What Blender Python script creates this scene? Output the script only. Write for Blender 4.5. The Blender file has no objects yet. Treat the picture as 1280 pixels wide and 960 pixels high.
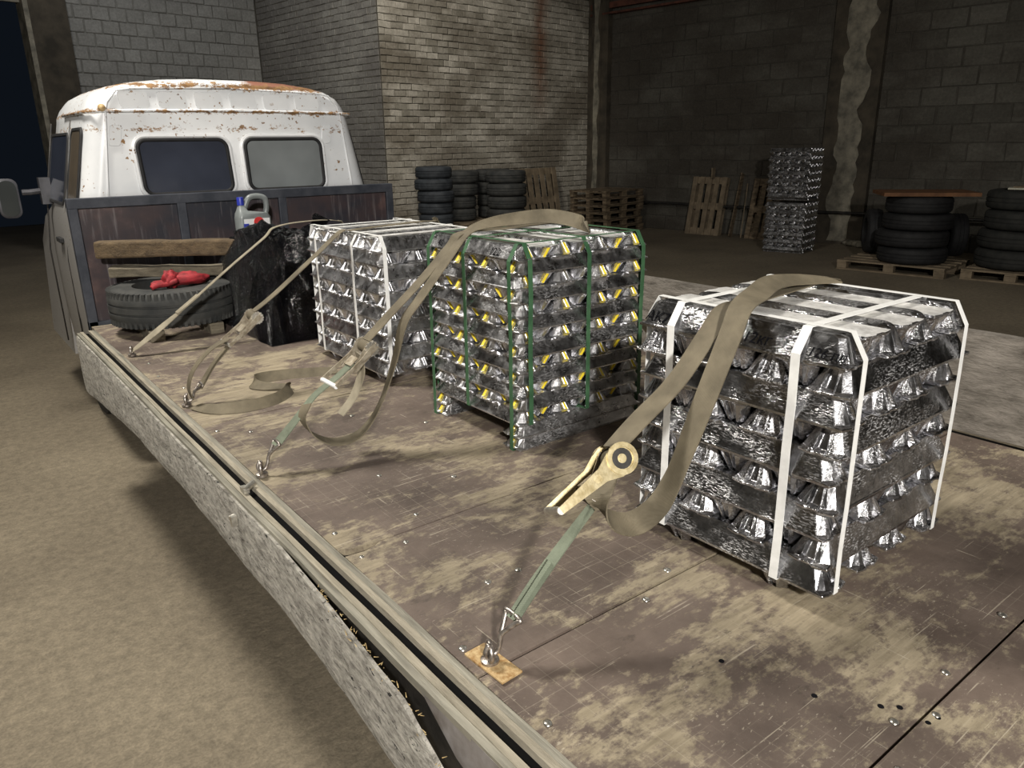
import bpy, bmesh, math, random
from mathutils import Vector, Matrix, noise
random.seed(7)
rnd = random.uniform
SC = bpy.context.scene
COL = SC.collection
D = 0.95                      # deck height above the hall floor

# ------------------------------------------------------------ camera
cam = bpy.data.objects.new('camera', bpy.data.cameras.new('camera'))
COL.objects.link(cam)
cam.data.sensor_width = 36.0
cam.data.lens = 36.0 * 941.658 / 1280.0
cam.data.clip_start = 0.05
cam.data.clip_end = 200
R = ((0.78965421, 0.19741355, -0.58092523), (-0.61338221, 0.23172217, -0.75502788), (-0.01443948, 0.95254014, 0.30407034))
cam.matrix_world = Matrix.Translation((0, 0, D + 0.95)) @ Matrix(R).to_4x4()
SC.camera = cam

# ------------------------------------------------------------ world, lights, exposure
SC.view_settings.view_transform = 'Standard'
SC.view_settings.look = 'None'
SC.view_settings.gamma = 1.0
SC.view_settings.use_curve_mapping = False
SC.view_settings.exposure = 0.0
W = bpy.data.worlds.new('night'); SC.world = W; W.use_nodes = True
W.node_tree.nodes['Background'].inputs[0].default_value = (0.20, 0.28, 0.42, 1)
W.node_tree.nodes['Background'].inputs[1].default_value = 0.02

def lamp(name, loc, target, power, size, color, kind='AREA', size_y=None, spot=None):
    l = bpy.data.lights.new(name, kind); l.energy = power; l.color = color
    if kind == 'AREA':
        l.size = size
        if size_y: l.shape = 'RECTANGLE'; l.size_y = size_y
    else:
        l.shadow_soft_size = size
        if spot: l.spot_size = math.radians(spot); l.spot_blend = 0.6
    o = bpy.data.objects.new(name, l); COL.objects.link(o); o.location = loc
    o.rotation_euler = (Vector(target) - Vector(loc)).to_track_quat('-Z', 'Y').to_euler()
    return o
lamp('flood_lamp', (-1.75, -3.5, 3.85), (1.0, 5.0, 1.2), 560, 0.30, (1.0, 0.96, 0.90))
lamp('hall_lamp', (-0.3, 4.6, 6.3), (0.6, 3.0, 0), 400, 1.0, (1.0, 0.95, 0.86))
lamp('brick_wall_fill', (5.2, 8.6, 6.3), (8.2, 13.2, 3.2), 700, 0.5, (1.0, 0.94, 0.84), 'SPOT', spot=62)  # added fill spot that brightens the brick wall, no known fixture
lamp('ingot_top_fill', (8.6, 5.4, 6.4), (4.5, 3.0, 0), 28, 1.2, (1.0, 0.94, 0.84))  # unseen light added so the ingot tops reflect something bright
lamp('bay_fill', (3.0, 13.0, 6.4), (5.0, 16.5, 3.0), 55, 0.8, (0.96, 0.98, 1.0))  # added light to lift the rear bay wall, not a real fixture

# ------------------------------------------------------------ helpers
class MB:
    def __init__(s): s.v = []; s.f = []; s.m = []
    def add(s, vs, fs, mi=0):
        b = len(s.v); s.v += [Vector(p) for p in vs]
        for f in fs: s.f.append([b + i for i in f]); s.m.append(mi)
        return s
    def box(s, a, b, mi=0, jit=0, M=None):
        x0, y0, z0 = a; x1, y1, z1 = b
        vs = [Vector((x, y, z)) for z in (z0, z1) for x, y in ((x0, y0), (x1, y0), (x1, y1), (x0, y1))]
        if jit: vs = [v + Vector((rnd(-jit, jit), rnd(-jit, jit), rnd(-jit, jit))) for v in vs]
        if M: vs = [M @ v for v in vs]
        return s.add(vs, [(3, 2, 1, 0), (4, 5, 6, 7), (0, 1, 5, 4), (1, 2, 6, 5), (2, 3, 7, 6), (3, 0, 4, 7)], mi)
    def beam(s, p, q, w, h, up=(0, 0, 1), mi=0, seg=1, jit=0):
        p = Vector(p); q = Vector(q); d = (q - p).normalized(); u = Vector(up); sd = d.cross(u).normalized(); u = sd.cross(d)
        rings = []
        for i in range(seg + 1):
            c = p.lerp(q, i / seg)
            rings.append([c + sd * (a * w / 2 + rnd(-jit, jit)) + u * (b * h / 2 + rnd(-jit, jit)) for a, b in ((-1, -1), (1, -1), (1, 1), (-1, 1))])
        return s.loft(rings, True, True, mi)
    def loft(s, rings, closed=True, caps=False, mi=0):
        n = len(rings[0]); b = len(s.v)
        for r in rings: s.v += [Vector(p) for p in r]
        for i in range(len(rings) - 1):
            for j in range(n if closed else n - 1):
                k = (j + 1) % n
                s.f.append([b + i * n + j, b + i * n + k, b + (i + 1) * n + k, b + (i + 1) * n + j]); s.m.append(mi)
        if caps:
            s.f.append([b + j for j in range(n)][::-1]); s.m.append(mi)
            s.f.append([b + (len(rings) - 1) * n + j for j in range(n)]); s.m.append(mi)
        return s
    def tube(s, pts, r, n=8, mi=0, caps=True, closed=False):
        pts = [Vector(p) for p in pts]; rings = []; prev = None; N = len(pts)
        for i, p in enumerate(pts):
            if closed: d = (pts[(i + 1) % N] - pts[i - 1]).normalized()
            else: d = (pts[min(i + 1, N - 1)] - pts[max(i - 1, 0)]).normalized()
            if prev is None:
                prev = Vector((0, 0, 1)) if abs(d.z) < .9 else Vector((1, 0, 0))
            a = d.cross(prev).normalized(); b_ = a.cross(d).normalized(); prev = b_
            rr = r[i] if isinstance(r, (list, tuple)) else r
            rings.append([p + (a * math.cos(t) + b_ * math.sin(t)) * rr for t in [2 * math.pi * k / n for k in range(n)]])
        if closed: rings.append(rings[0]); caps = False
        return s.loft(rings, True, caps, mi)
    def lathe(s, prof, c, axis=(0, 0, 1), n=32, mi=0):
        ax = Vector(axis).normalized(); a = ax.orthogonal().normalized(); b = ax.cross(a); c = Vector(c)
        rings = [[c + ax * h + (a * math.cos(t) + b * math.sin(t)) * r for t in [2 * math.pi * k / n for k in range(n)]] for r, h in prof]
        return s.loft(rings, True, False, mi)
    def ribbon(s, pts, wd, w, t=0.003, mi=0):
        rings = []
        for i, p in enumerate(pts):
            p = Vector(p); d = (Vector(pts[min(i + 1, len(pts) - 1)]) - Vector(pts[max(i - 1, 0)])).normalized()
            a = Vector(wd[i]); a = (a - a.dot(d) * d).normalized(); nn = a.cross(d).normalized()
            rings.append([p - a * w / 2 - nn * t / 2, p + a * w / 2 - nn * t / 2, p + a * w / 2 + nn * t / 2, p - a * w / 2 + nn * t / 2])
        return s.loft(rings, True, True, mi)
    def build(s, name, mats, parent=None, smooth=False, origin=None, bevel=0, kind=None, sub=0):
        root = parent
        off = Vector(origin) if origin is not None else (WL(parent) if parent else Vector((0, 0, 0)))
        me = bpy.data.meshes.new(name); me.from_pydata([v - off for v in s.v], [], s.f)
        for m in (mats if isinstance(mats, (list, tuple)) else [mats]): me.materials.append(m)
        me.polygons.foreach_set('material_index', s.m)
        bm = bmesh.new(); bm.from_mesh(me); bmesh.ops.recalc_face_normals(bm, faces=bm.faces)
        bm.to_mesh(me); bm.free()
        if smooth: me.polygons.foreach_set('use_smooth', [True] * len(me.polygons))
        me.update()
        o = bpy.data.objects.new(name, me); COL.objects.link(o)
        if parent: o.parent = parent; o.location = off - WL(parent)
        else: o.location = off
        o['w'] = tuple(off)
        if smooth == 'auto' or smooth == 2: me.set_sharp_from_angle(angle=math.radians(40))
        if bevel: md = o.modifiers.new('bevel', 'BEVEL'); md.width = bevel; md.segments = 2; md.limit_method = 'ANGLE'
        if sub: md = o.modifiers.new('sub', 'SUBSURF'); md.levels = sub; md.render_levels = sub
        if kind: o['kind'] = kind
        return o
def WL(o): return Vector(o['w']) if o is not None and 'w' in o else (o.location.copy() if o else Vector((0, 0, 0)))
def thing(name, label, cat, loc, group=None):
    o = bpy.data.objects.new(name, None); COL.objects.link(o); o.location = loc; o['w'] = tuple(loc)
    o['label'] = label; o['category'] = cat
    if group: o['group'] = group
    return o
def tag(o, label, cat, group=None):
    o['label'] = label; o['category'] = cat
    if group: o['group'] = group
    return o
def inst(mesh, name, parent, M, material=None):
    o = bpy.data.objects.new(name, mesh); COL.objects.link(o); o.parent = parent
    o.matrix_local = M
    o['w'] = tuple(WL(parent) + M.translation)
    return o
def spline(pts, n=6):
    P = [Vector(p) for p in pts]; out = []
    for i in range(len(P) - 1):
        a = P[max(i - 1, 0)]; b = P[i]; c = P[i + 1]; d = P[min(i + 2, len(P) - 1)]
        for k in range(n):
            t = k / n
            out.append(0.5 * ((2 * b) + (c - a) * t + (2 * a - 5 * b + 4 * c - d) * t * t + (-a + 3 * b - 3 * c + d) * t ** 3))
    out.append(P[-1]); return out

# ------------------------------------------------------------ materials
def new_mat(name):
    m = bpy.data.materials.new(name); m.use_nodes = True
    nt = m.node_tree; return m, nt, nt.nodes['Principled BSDF']
def N(nt, t, **kw):
    n = nt.nodes.new(t)
    for k, v in kw.items(): setattr(n, k, v)
    return n
def L(nt, a, b): nt.links.new(a, b)
def coords(nt, scale=(1, 1, 1), kind='Object', rot=(0, 0, 0)):
    mp = N(nt, 'ShaderNodeMapping'); mp.inputs['Scale'].default_value = scale; mp.inputs['Rotation'].default_value = rot
    if kind == 'World':
        g = N(nt, 'ShaderNodeNewGeometry'); L(nt, g.outputs['Position'], mp.inputs[0])
    else:
        t = N(nt, 'ShaderNodeTexCoord'); L(nt, t.outputs[kind], mp.inputs[0])
    return mp.outputs[0]
def noi(nt, vec, scale, detail=5, rough=.6, dist=0):
    n = N(nt, 'ShaderNodeTexNoise'); n.inputs['Scale'].default_value = scale; n.inputs['Detail'].default_value = detail
    n.inputs['Roughness'].default_value = rough; n.inputs['Distortion'].default_value = dist
    L(nt, vec, n.inputs['Vector']); return n.outputs['Fac']
def ramp(nt, fac, stops):
    r = N(nt, 'ShaderNodeValToRGB'); el = r.color_ramp.elements
    while len(el) < len(stops): el.new(.5)
    for e, (p, c) in zip(el, stops):
        e.position = p; e.color = (*c, 1) if len(c) == 3 else c
    L(nt, fac, r.inputs[0]); return r.outputs[0]
def g(v): return (v, v, v)
def mixc(nt, fac, a, b, mode='MIX'):
    n = N(nt, 'ShaderNodeMix', data_type='RGBA', blend_type=mode)
    if isinstance(fac, (int, float)): n.inputs[0].default_value = fac
    else: L(nt, fac, n.inputs[0])
    for i, x in ((6, a), (7, b)):
        if isinstance(x, tuple): n.inputs[i].default_value = (*x[:3], 1)
        else: L(nt, x, n.inputs[i])
    return n.outputs[2]
def math_(nt, op, a, b=0.0, c=None):
    n = N(nt, 'ShaderNodeMath', operation=op)
    for i, x in enumerate((a, b) if c is None else (a, b, c)):
        if isinstance(x, (int, float)): n.inputs[i].default_value = x
        else: L(nt, x, n.inputs[i])
    return n.outputs[0]
def bump(nt, h, bsdf, strength=.4, dist=.01):
    b = N(nt, 'ShaderNodeBump'); b.inputs['Strength'].default_value = strength; b.inputs['Distance'].default_value = dist
    L(nt, h, b.inputs['Height']); L(nt, b.outputs[0], bsdf.inputs['Normal'])
def simple(name, ca, cb, scale=8, rough=.7, metal=0, bs=.3, bd=.004, lo=.35, hi=.65, stretch=(1, 1, 1), kind='Object', spec=None, coat=0):
    m, nt, b = new_mat(name); v = coords(nt, stretch, kind); f = noi(nt, v, scale)
    L(nt, ramp(nt, f, [(lo, ca), (hi, cb)]), b.inputs['Base Color'])
    b.inputs['Roughness'].default_value = rough; b.inputs['Metallic'].default_value = metal
    if spec is not None: b.inputs['Specular IOR Level'].default_value = spec
    if coat: b.inputs['Coat Weight'].default_value = coat; b.inputs['Coat Roughness'].default_value = .15
    if bs: bump(nt, noi(nt, v, scale * 4), b, bs, bd)
    return m
MT = {}
MT['rubber'] = simple('rubber', (.006, .006, .007), (.014, .014, .015), 12, .75, bs=.4)
MT['rubber_grey'] = simple('rubber_grey', (.022, .024, .024), (.052, .052, .048), 9, .8, bs=.4)
MT['rubber_far'] = simple('rubber_far', (.010, .011, .010), (.024, .024, .021), 9, .8, bs=.3)
MT['rubber_blue'] = simple('rubber_blue', (.020, .024, .030), (.045, .052, .060), 9, .7)
MT['steel_blue'] = simple('steel_blue', (.028, .033, .045), (.060, .065, .080), 10, .55, .2)
MT['steel_dark'] = simple('steel_dark', (.02, .02, .02), (.05, .045, .04), 10, .5, .5)
MT['zinc'] = simple('zinc', (.45, .43, .38), (.72, .70, .64), 60, .38, .9, bs=.2, bd=.001)
MT['brass'] = simple('brass', (.42, .34, .18), (.66, .57, .36), 60, .40, .85, bs=.2, bd=.001)
MT['hook'] = simple('hook_metal', (.18, .15, .13), (.50, .46, .42), 90, .40, .85, bs=.3, bd=.001)
MT['rust_plate'] = simple('rust_plate', (.33, .19, .07), (.60, .45, .24), 70, .75, .2, bs=.5, bd=.002)
MT['webbing'] = None
MT['white_band'] = simple('white_band', (.70, .70, .68), (.82, .82, .80), 30, .5, bs=0)
MT['green_band'] = simple('green_band', (.030, .085, .040), (.055, .135, .065), 20, .45, bs=0)
MT['pallet'] = simple('pallet_wood', (.07, .05, .03), (.20, .15, .095), 6, .85, stretch=(1, 1, 4))
MT['pallet_pale'] = simple('pallet_pale', (.13, .10, .065), (.25, .195, .13), 6, .85)
MT['yellow'] = simple('yellow_paint', (.72, .55, .02), (.85, .68, .05), 40, .5, bs=0)
MT['ink'] = simple('marker_ink', (.004, .004, .005), (.008, .008, .01), 40, .95, bs=0, spec=.05)
MT['black_plastic'] = simple('black_plastic', (.004, .004, .005), (.008, .008, .010), 14, .06, bs=1.0, bd=.09)
MT['can_grey'] = simple('can_grey', (.14, .155, .155), (.22, .24, .24), 9, .35, bs=.1)
MT['blue'] = simple('blue_plastic', (.02, .03, .30), (.03, .05, .42), 9, .4, bs=0)
MT['label_white'] = simple('label_white', (.75, .75, .75), (.85, .85, .85), 9, .4, bs=0)
MT['label_red'] = simple('label_red', (.55, .03, .03), (.7, .05, .05), 9, .4, bs=0)
MT['red_cloth'] = simple('red_cloth', (.16, .010, .014), (.38, .022, .030), 25, .7, bs=.6)
MT['mirror_shell'] = simple('mirror_shell', (.035, .035, .04), (.08, .08, .09), 9, .4, bs=0)
MT['plaster'] = simple('plaster', (.12, .112, .09), (.30, .275, .215), 5, .9, bs=.6, bd=.01, kind='World')
MT['plaster_dark'] = simple('plaster_dark', (.035, .030, .022), (.085, .070, .050), 3, .9, bs=.6, bd=.01, kind='World')
MT['mortar'] = simple('mortar', (.05, .045, .035), (.10, .09, .07), 6, .95, kind='World')
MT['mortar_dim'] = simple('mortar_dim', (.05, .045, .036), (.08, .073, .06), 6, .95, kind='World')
MT['mortar_grey'] = simple('mortar_grey', (.16, .155, .14), (.22, .215, .195), 6, .95, kind='World')
MT['rust_beam'] = simple('rust_beam', (.06, .02, .012), (.14, .05, .03), 6, .8)
MT['paper'] = simple('paper', (.45, .44, .36), (.6, .58, .48), 6, .8, bs=0)
MT['orange_board'] = simple('orange_board', (.11, .045, .016), (.19, .085, .032), 6, .7)
MT['ratchet_dusty'] = simple('ratchet_dusty', (.24, .20, .14), (.48, .43, .34), 50, .5, .55, bs=.2, bd=.001)
MT['gap_shade'] = simple('black_gap_shade', (.002, .002, .002), (.004, .004, .004), 9, .9, bs=0, spec=.1)  # near-black colour painting the shade inside the deck edge gap
MT['bolt'] = simple('bolt_metal', (.40, .38, .33), (.75, .73, .68), 80, .30, .9, bs=0)

def webbing(name, ca, cb):
    m, nt, b = new_mat(name); v = coords(nt)
    f = noi(nt, v, 14); c = ramp(nt, f, [(.3, ca), (.7, cb)]); L(nt, c, b.inputs['Base Color'])
    b.inputs['Roughness'].default_value = .75
    w = N(nt, 'ShaderNodeTexWave'); w.inputs['Scale'].default_value = 160; w.bands_direction = 'DIAGONAL'; L(nt, v, w.inputs['Vector'])
    bump(nt, w.outputs['Fac'], b, .35, .002); return m
MT['webbing'] = webbing('olive_webbing', (.095, .079, .050), (.185, .155, .102))
MT['webbing_green'] = webbing('green_webbing', (.10, .115, .080), (.20, .23, .165))
MT['webbing_pale'] = webbing('pale_webbing', (.20, .175, .125), (.34, .30, .22))

def alu(name, dark, light, sparkle=1.0, skin=False, rr=(.13, .32)):
    m, nt, b = new_mat(name); v = coords(nt)
    oi = N(nt, 'ShaderNodeObjectInfo')
    add = N(nt, 'ShaderNodeVectorMath', operation='ADD'); L(nt, v, add.inputs[0]); 
    cx = N(nt, 'ShaderNodeCombineXYZ'); L(nt, math_(nt, 'MULTIPLY', oi.outputs['Random'], 40), cx.inputs[0]); L(nt, cx.outputs[0], add.inputs[1]); v = add.outputs[0]
    f = noi(nt, v, 16, 6, .65); c = ramp(nt, f, [(.35, dark), (.62, light)]); L(nt, c, b.inputs['Base Color'])
    b.inputs['Metallic'].default_value = .55 if skin else 1.0
    L(nt, ramp(nt, noi(nt, v, 30, 3), [(.3, g(.45 if skin else rr[0])), (.7, g(.62 if skin else rr[1]))]), b.inputs['Roughness'])
    mp = N(nt, 'ShaderNodeMapping'); mp.inputs['Scale'].default_value = (.35, 1.3, 1.3); L(nt, v, mp.inputs[0])
    sp = math_(nt, 'MULTIPLY', ramp(nt, noi(nt, mp.outputs[0], 300, 3, .7), [(.52, g(0)), (.60, g(1))]), ramp(nt, noi(nt, v, 9, 3), [(.42, g(.05)), (.60, g(1))]))
    sp = math_(nt, 'MULTIPLY', sp, sparkle)
    L(nt, mixc(nt, sp, c, (.93, .93, .95)), b.inputs['Base Color'])
    L(nt, math_(nt, 'SUBTRACT', b.inputs['Metallic'].default_value, math_(nt, 'MULTIPLY', sp, .45)), b.inputs['Metallic'])
    h = math_(nt, 'ADD', math_(nt, 'MULTIPLY', noi(nt, v, 60, 3, .6), .35), math_(nt, 'ADD', math_(nt, 'MULTIPLY', noi(nt, v, 14, 2, .5), .9), math_(nt, 'MULTIPLY', sp, .10)))
    bump(nt, h, b, .35, .008); return m
MT['alu'] = alu('cast_aluminium', (.26, .26, .27), (.58, .58, .60), .85, rr=(.15, .30))
MT['alu_skin'] = alu('aluminium_open_cast_skin', (.50, .49, .47), (.88, .87, .84), .8, True)
MT['alu_mid'] = alu('cast_aluminium_pale', (.38, .38, .39), (.78, .78, .80), .6, rr=(.22, .42))

def concrete(name):
    m, nt, b = new_mat(name); v = coords(nt, kind='World')
    big = ramp(nt, noi(nt, v, .55, 5, .6), [(.3, (.150, .122, .084)), (.7, (.275, .230, .160))])
    sm = ramp(nt, noi(nt, v, 22, 6, .7), [(.35, g(.72)), (.65, g(1.12))])
    c = mixc(nt, 1.0, big, sm, 'MULTIPLY')
    gr = ramp(nt, noi(nt, v, 90, 4, .7), [(.35, g(.78)), (.6, g(1.08))]); c = mixc(nt, 1.0, c, gr, 'MULTIPLY')
    c = mixc(nt, ramp(nt, noi(nt, v, 5, 9, .75), [(.60, g(0)), (.68, g(.45))]), c, (.085, .070, .052)); L(nt, c, b.inputs['Base Color'])
    b.inputs['Roughness'].default_value = .85
    bump(nt, noi(nt, v, 45, 6, .7), b, .5, .012); return m
MT['floor'] = concrete('dusty_concrete_floor')

def plywood():
    m, nt, b = new_mat('worn_film_faced_plywood'); v = coords(nt, kind='World')
    film = ramp(nt, noi(nt, v, 5, 6, .65), [(.3, (.092, .068, .055)), (.7, (.180, .138, .112))])
    wood = ramp(nt, noi(nt, coords(nt, (3, 24, 3), 'World'), 3, 6, .6), [(.3, (.23, .19, .125)), (.7, (.42, .355, .245))])
    w1 = noi(nt, coords(nt, (1.0, 1.25, 1), 'World'), 2.6, 12, .74, .3)
    w2 = noi(nt, coords(nt, (1, 2.0, 1), 'World'), 26, 8, .75)
    wear = math_(nt, 'ADD', math_(nt, 'MULTIPLY', w1, .72), math_(nt, 'MULTIPLY', w2, .28))
    wearf = ramp(nt, wear, [(.49, g(0)), (.55, g(.92))])
    c = mixc(nt, wearf, film, wood)
    # scratches in several directions
    sc = None
    for sc_, rot in (((1.2, 46, 1), .15), ((1.2, 60, 1), .9), ((50, 1.4, 1), .3), ((1.5, 70, 1), -.6)):
        f = noi(nt, coords(nt, sc_, 'World', (0, 0, rot)), 2.2, 2, .5)
        f = ramp(nt, f, [(.685, g(0)), (.72, g(1))])
        sc = f if sc is None else math_(nt, 'MAXIMUM', sc, f)
    brk = ramp(nt, noi(nt, v, 7, 5, .7), [(.47, g(0)), (.56, g(1))])
    fk = ramp(nt, noi(nt, coords(nt, (1, 2.2, 1), 'World', (0, 0, .2)), 75, 3, .6), [(.64, g(0)), (.68, g(1))])
    sc = math_(nt, 'MAXIMUM', math_(nt, 'MULTIPLY', sc, brk), math_(nt, 'MULTIPLY', fk, ramp(nt, noi(nt, v, 3.5, 4), [(.45, g(0)), (.6, g(.9))])))
    c = mixc(nt, math_(nt, 'MULTIPLY', sc, .6), c, (.50, .44, .34))
    dk = ramp(nt, noi(nt, coords(nt, (1, 1.6, 1), 'World', (0, 0, .5)), 9, 8, .75), [(.60, g(0)), (.66, g(.6))])
    c = mixc(nt, dk, c, (.065, .050, .038))
    # fine grid impressed in the film
    st = ramp(nt, noi(nt, v, 1.3, 4), [(.30, g(.62)), (.60, g(1.0))])
    c = mixc(nt, 1.0, c, st, 'MULTIPLY')
    br = N(nt, 'ShaderNodeTexBrick'); br.offset = 0; br.inputs['Scale'].default_value = 1
    br.inputs['Brick Width'].default_value = .045; br.inputs['Row Height'].default_value = .045; br.inputs['Mortar Size'].default_value = .0008
    br.inputs['Color1'].default_value = (0, 0, 0, 1); br.inputs['Color2'].default_value = (0, 0, 0, 1); br.inputs['Mortar'].default_value = (1, 1, 1, 1)
    L(nt, coords(nt, kind='World'), br.inputs['Vector'])
    gm = math_(nt, 'MULTIPLY', br.outputs['Color'], ramp(nt, noi(nt, v, 4, 3), [(.45, g(0)), (.6, g(.25))]))
    c = mixc(nt, gm, c, (.40, .35, .27))
    L(nt, c, b.inputs['Base Color'])
    L(nt, ramp(nt, wear, [(.45, g(.58)), (.6, g(.78))]), b.inputs['Roughness'])
    bump(nt, math_(nt, 'ADD', noi(nt, v, 60, 5), math_(nt, 'MULTIPLY', sc, -.4)), b, .25, .004); return m
MT['ply'] = plywood()

def oldwood(name, ca, cb, cr=(.012, .01, .008), scale=(1, 1, 6), crack=.66, s=9, kind='World', bs=.9):
    m, nt, b = new_mat(name); v = coords(nt, scale, kind)
    c = ramp(nt, noi(nt, v, s, 8, .7, .4), [(.28, ca), (.68, cb)])
    k = ramp(nt, noi(nt, v, s * 1.3, 5, .6, 1.5), [(crack, g(0)), (crack + .03, g(1))])
    c = mixc(nt, k, c, cr); L(nt, c, b.inputs['Base Color']); b.inputs['Roughness'].default_value = .85
    h = math_(nt, 'SUBTRACT', noi(nt, v, s * 3, 6, .7), k); bump(nt, h, b, bs, .008); return m
MT['grey_board'] = oldwood('weathered_grey_board', (.07, .06, .048), (.64, .61, .54), scale=(1, 1.1, 3.6), s=19, crack=.62, bs=1.0)
MT['board_right'] = oldwood('weathered_right_board', (.05, .042, .032), (.24, .215, .185), scale=(1, .9, 3.0), s=8, crack=.7)
MT['rail_wood'] = oldwood('rail_strip', (.17, .15, .11), (.40, .36, .28), scale=(6, .6, 2), s=9, crack=.72, bs=.4)
MT['rail_steel'] = simple('rail_steel', (.16, .15, .12), (.34, .32, .26), 8, .55, .3, stretch=(8, .5, 1), kind='World')
MT['beam_rust'] = simple('side_beam_steel', (.10, .075, .055), (.30, .28, .27), 7, .6, .2, kind='World')
MT['timber'] = oldwood('timber', (.045, .03, .017), (.165, .115, .062), scale=(1, 5, 5), s=7, crack=.7)
MT['timber_grey'] = oldwood('timber_grey', (.08, .068, .048), (.22, .19, .135), scale=(1, 5, 5), s=7, crack=.7)
MT['splinter'] = simple('fresh_splinters', (.35, .24, .10), (.62, .48, .24), 40, .8)

def masonry(name, ca, cb, stain, rust=None, sscale=.9):
    m, nt, b = new_mat(name); oi = N(nt, 'ShaderNodeObjectInfo'); v = coords(nt, kind='World')
    vw = N(nt, 'ShaderNodeTexWhiteNoise'); sn = N(nt, 'ShaderNodeVectorMath', operation='SNAP')
    L(nt, v, sn.inputs[0]); sn.inputs[1].default_value = (.25, .25, .115); L(nt, sn.outputs[0], vw.inputs[0])
    r = math_(nt, 'ADD', math_(nt, 'MULTIPLY', oi.outputs['Random'], .6), math_(nt, 'MULTIPLY', vw.outputs['Value'], .4))
    c = ramp(nt, r, [(.1, ca), (.9, cb)])
    s = ramp(nt, noi(nt, coords(nt, (.6, .6, 1.2), 'World'), sscale, 7, .65), [(.42, g(0)), (.58, g(.75))])
    c = mixc(nt, s, c, stain)
    c = mixc(nt, 1.0, c, ramp(nt, noi(nt, v, 25, 5), [(.3, g(.75)), (.7, g(1.1))]), 'MULTIPLY')
    if rust:
        (x0, w, z0), col = rust
        sx = N(nt, 'ShaderNodeSeparateXYZ'); L(nt, v, sx.inputs[0])
        dx = math_(nt, 'ABSOLUTE', math_(nt, 'SUBTRACT', math_(nt, 'ADD', sx.outputs['X'], math_(nt, 'MULTIPLY', math_(nt, 'SUBTRACT', noi(nt, v, 2.2), .5), .5)), x0))
        f = ramp(nt, dx, [(0, g(.8)), (w, g(0))])
        zf = N(nt, 'ShaderNodeMapRange'); zf.inputs['From Min'].default_value = z0; zf.inputs['From Max'].default_value = z0 + 1.2; L(nt, sx.outputs['Z'], zf.inputs[0])
        c = mixc(nt, math_(nt, 'MULTIPLY', f, zf.outputs[0]), c, col)
    L(nt, c, b.inputs['Base Color']); b.inputs['Roughness'].default_value = .9
    bump(nt, noi(nt, v, 35, 5), b, .5, .01); return m
MT['brick'] = masonry('whitewashed_brick', (.26, .24, .195), (.62, .58, .50), (.16, .135, .10), ((11.35, .34, 2.2), (.16, .06, .025)))
MT['brick_side'] = masonry('grey_side_brick', (.20, .19, .17), (.30, .29, .26), (.14, .13, .12))
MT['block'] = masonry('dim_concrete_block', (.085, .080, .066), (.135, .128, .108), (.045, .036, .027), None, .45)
MT['block_grey'] = masonry('grey_concrete_block', (.27, .265, .245), (.34, .335, .315), (.24, .235, .22), None, .8)

def cab_paint():
    m, nt, b = new_mat('rusty_white_paint'); v = coords(nt, kind='World')
    sx = N(nt, 'ShaderNodeSeparateXYZ'); L(nt, v, sx.inputs[0])
    n = noi(nt, coords(nt, (1, 1, 1.8), 'World'), 13, 9, .82); n2 = noi(nt, v, 34, 4, .6)
    def band(z, w):
        return ramp(nt, math_(nt, 'ABSOLUTE', math_(nt, 'SUBTRACT', sx.outputs['Z'], z)), [(0, g(1)), (w, g(0))])
    zz = math_(nt, 'MAXIMUM', math_(nt, 'MAXIMUM', band(D + 1.155, .035), band(D + 1.30, .07)), math_(nt, 'MULTIPLY', band(D + 1.06, .07), .75))
    amt = math_(nt, 'ADD', math_(nt, 'MULTIPLY', n, .72), math_(nt, 'MULTIPLY', zz, .24))
    amt = math_(nt, 'ADD', amt, math_(nt, 'MULTIPLY', n2, .14))
    fac = ramp(nt, amt, [(.612, g(0)), (.640, g(1))])
    fr = math_(nt, 'MULTIPLY', ramp(nt, noi(nt, v, 42, 2, .5), [(.655, g(0)), (.69, g(1))]), ramp(nt, noi(nt, v, 4, 3), [(.45, g(0)), (.58, g(1))]))
    fac = math_(nt, 'MAXIMUM', fac, fr)
    rust = ramp(nt, n2, [(.3, (.085, .038, .02)), (.6, (.30, .17, .07))])
    white = ramp(nt, noi(nt, v, 3, 4), [(.3, (.66, .68, .70)), (.7, (.80, .81, .82))])
    # primer patch on the roof, right-hand side
    px = N(nt, 'ShaderNodeMapRange'); px.inputs['From Min'].default_value = 1.78; px.inputs['From Max'].default_value = 1.84; L(nt, math_(nt, 'ADD', sx.outputs['X'], math_(nt, 'MULTIPLY', n2, .12)), px.inputs[0])
    pz = N(nt, 'ShaderNodeMapRange'); pz.inputs['From Min'].default_value = D + 1.285; pz.inputs['From Max'].default_value = D + 1.295; L(nt, sx.outputs['Z'], pz.inputs[0])
    c = mixc(nt, math_(nt, 'MULTIPLY', px.outputs[0], pz.outputs[0]), white, (.30, .14, .10))
    c = mixc(nt, fac, c, rust)
    # dirt low on the doors
    low = N(nt, 'ShaderNodeMapRange'); low.inputs['From Min'].default_value = D + .72; low.inputs['From Max'].default_value = D + .60; L(nt, sx.outputs['Z'], low.inputs[0])
    c = mixc(nt, math_(nt, 'MULTIPLY', low.outputs[0], .8), c, (.16, .145, .125))
    L(nt, c, b.inputs['Base Color']); L(nt, ramp(nt, fac, [(0, g(.32)), (1, g(.85))]), b.inputs['Roughness'])
    bump(nt, math_(nt, 'ADD', n2, fac), b, .12, .003); return m
MT['cab'] = cab_paint()
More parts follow.
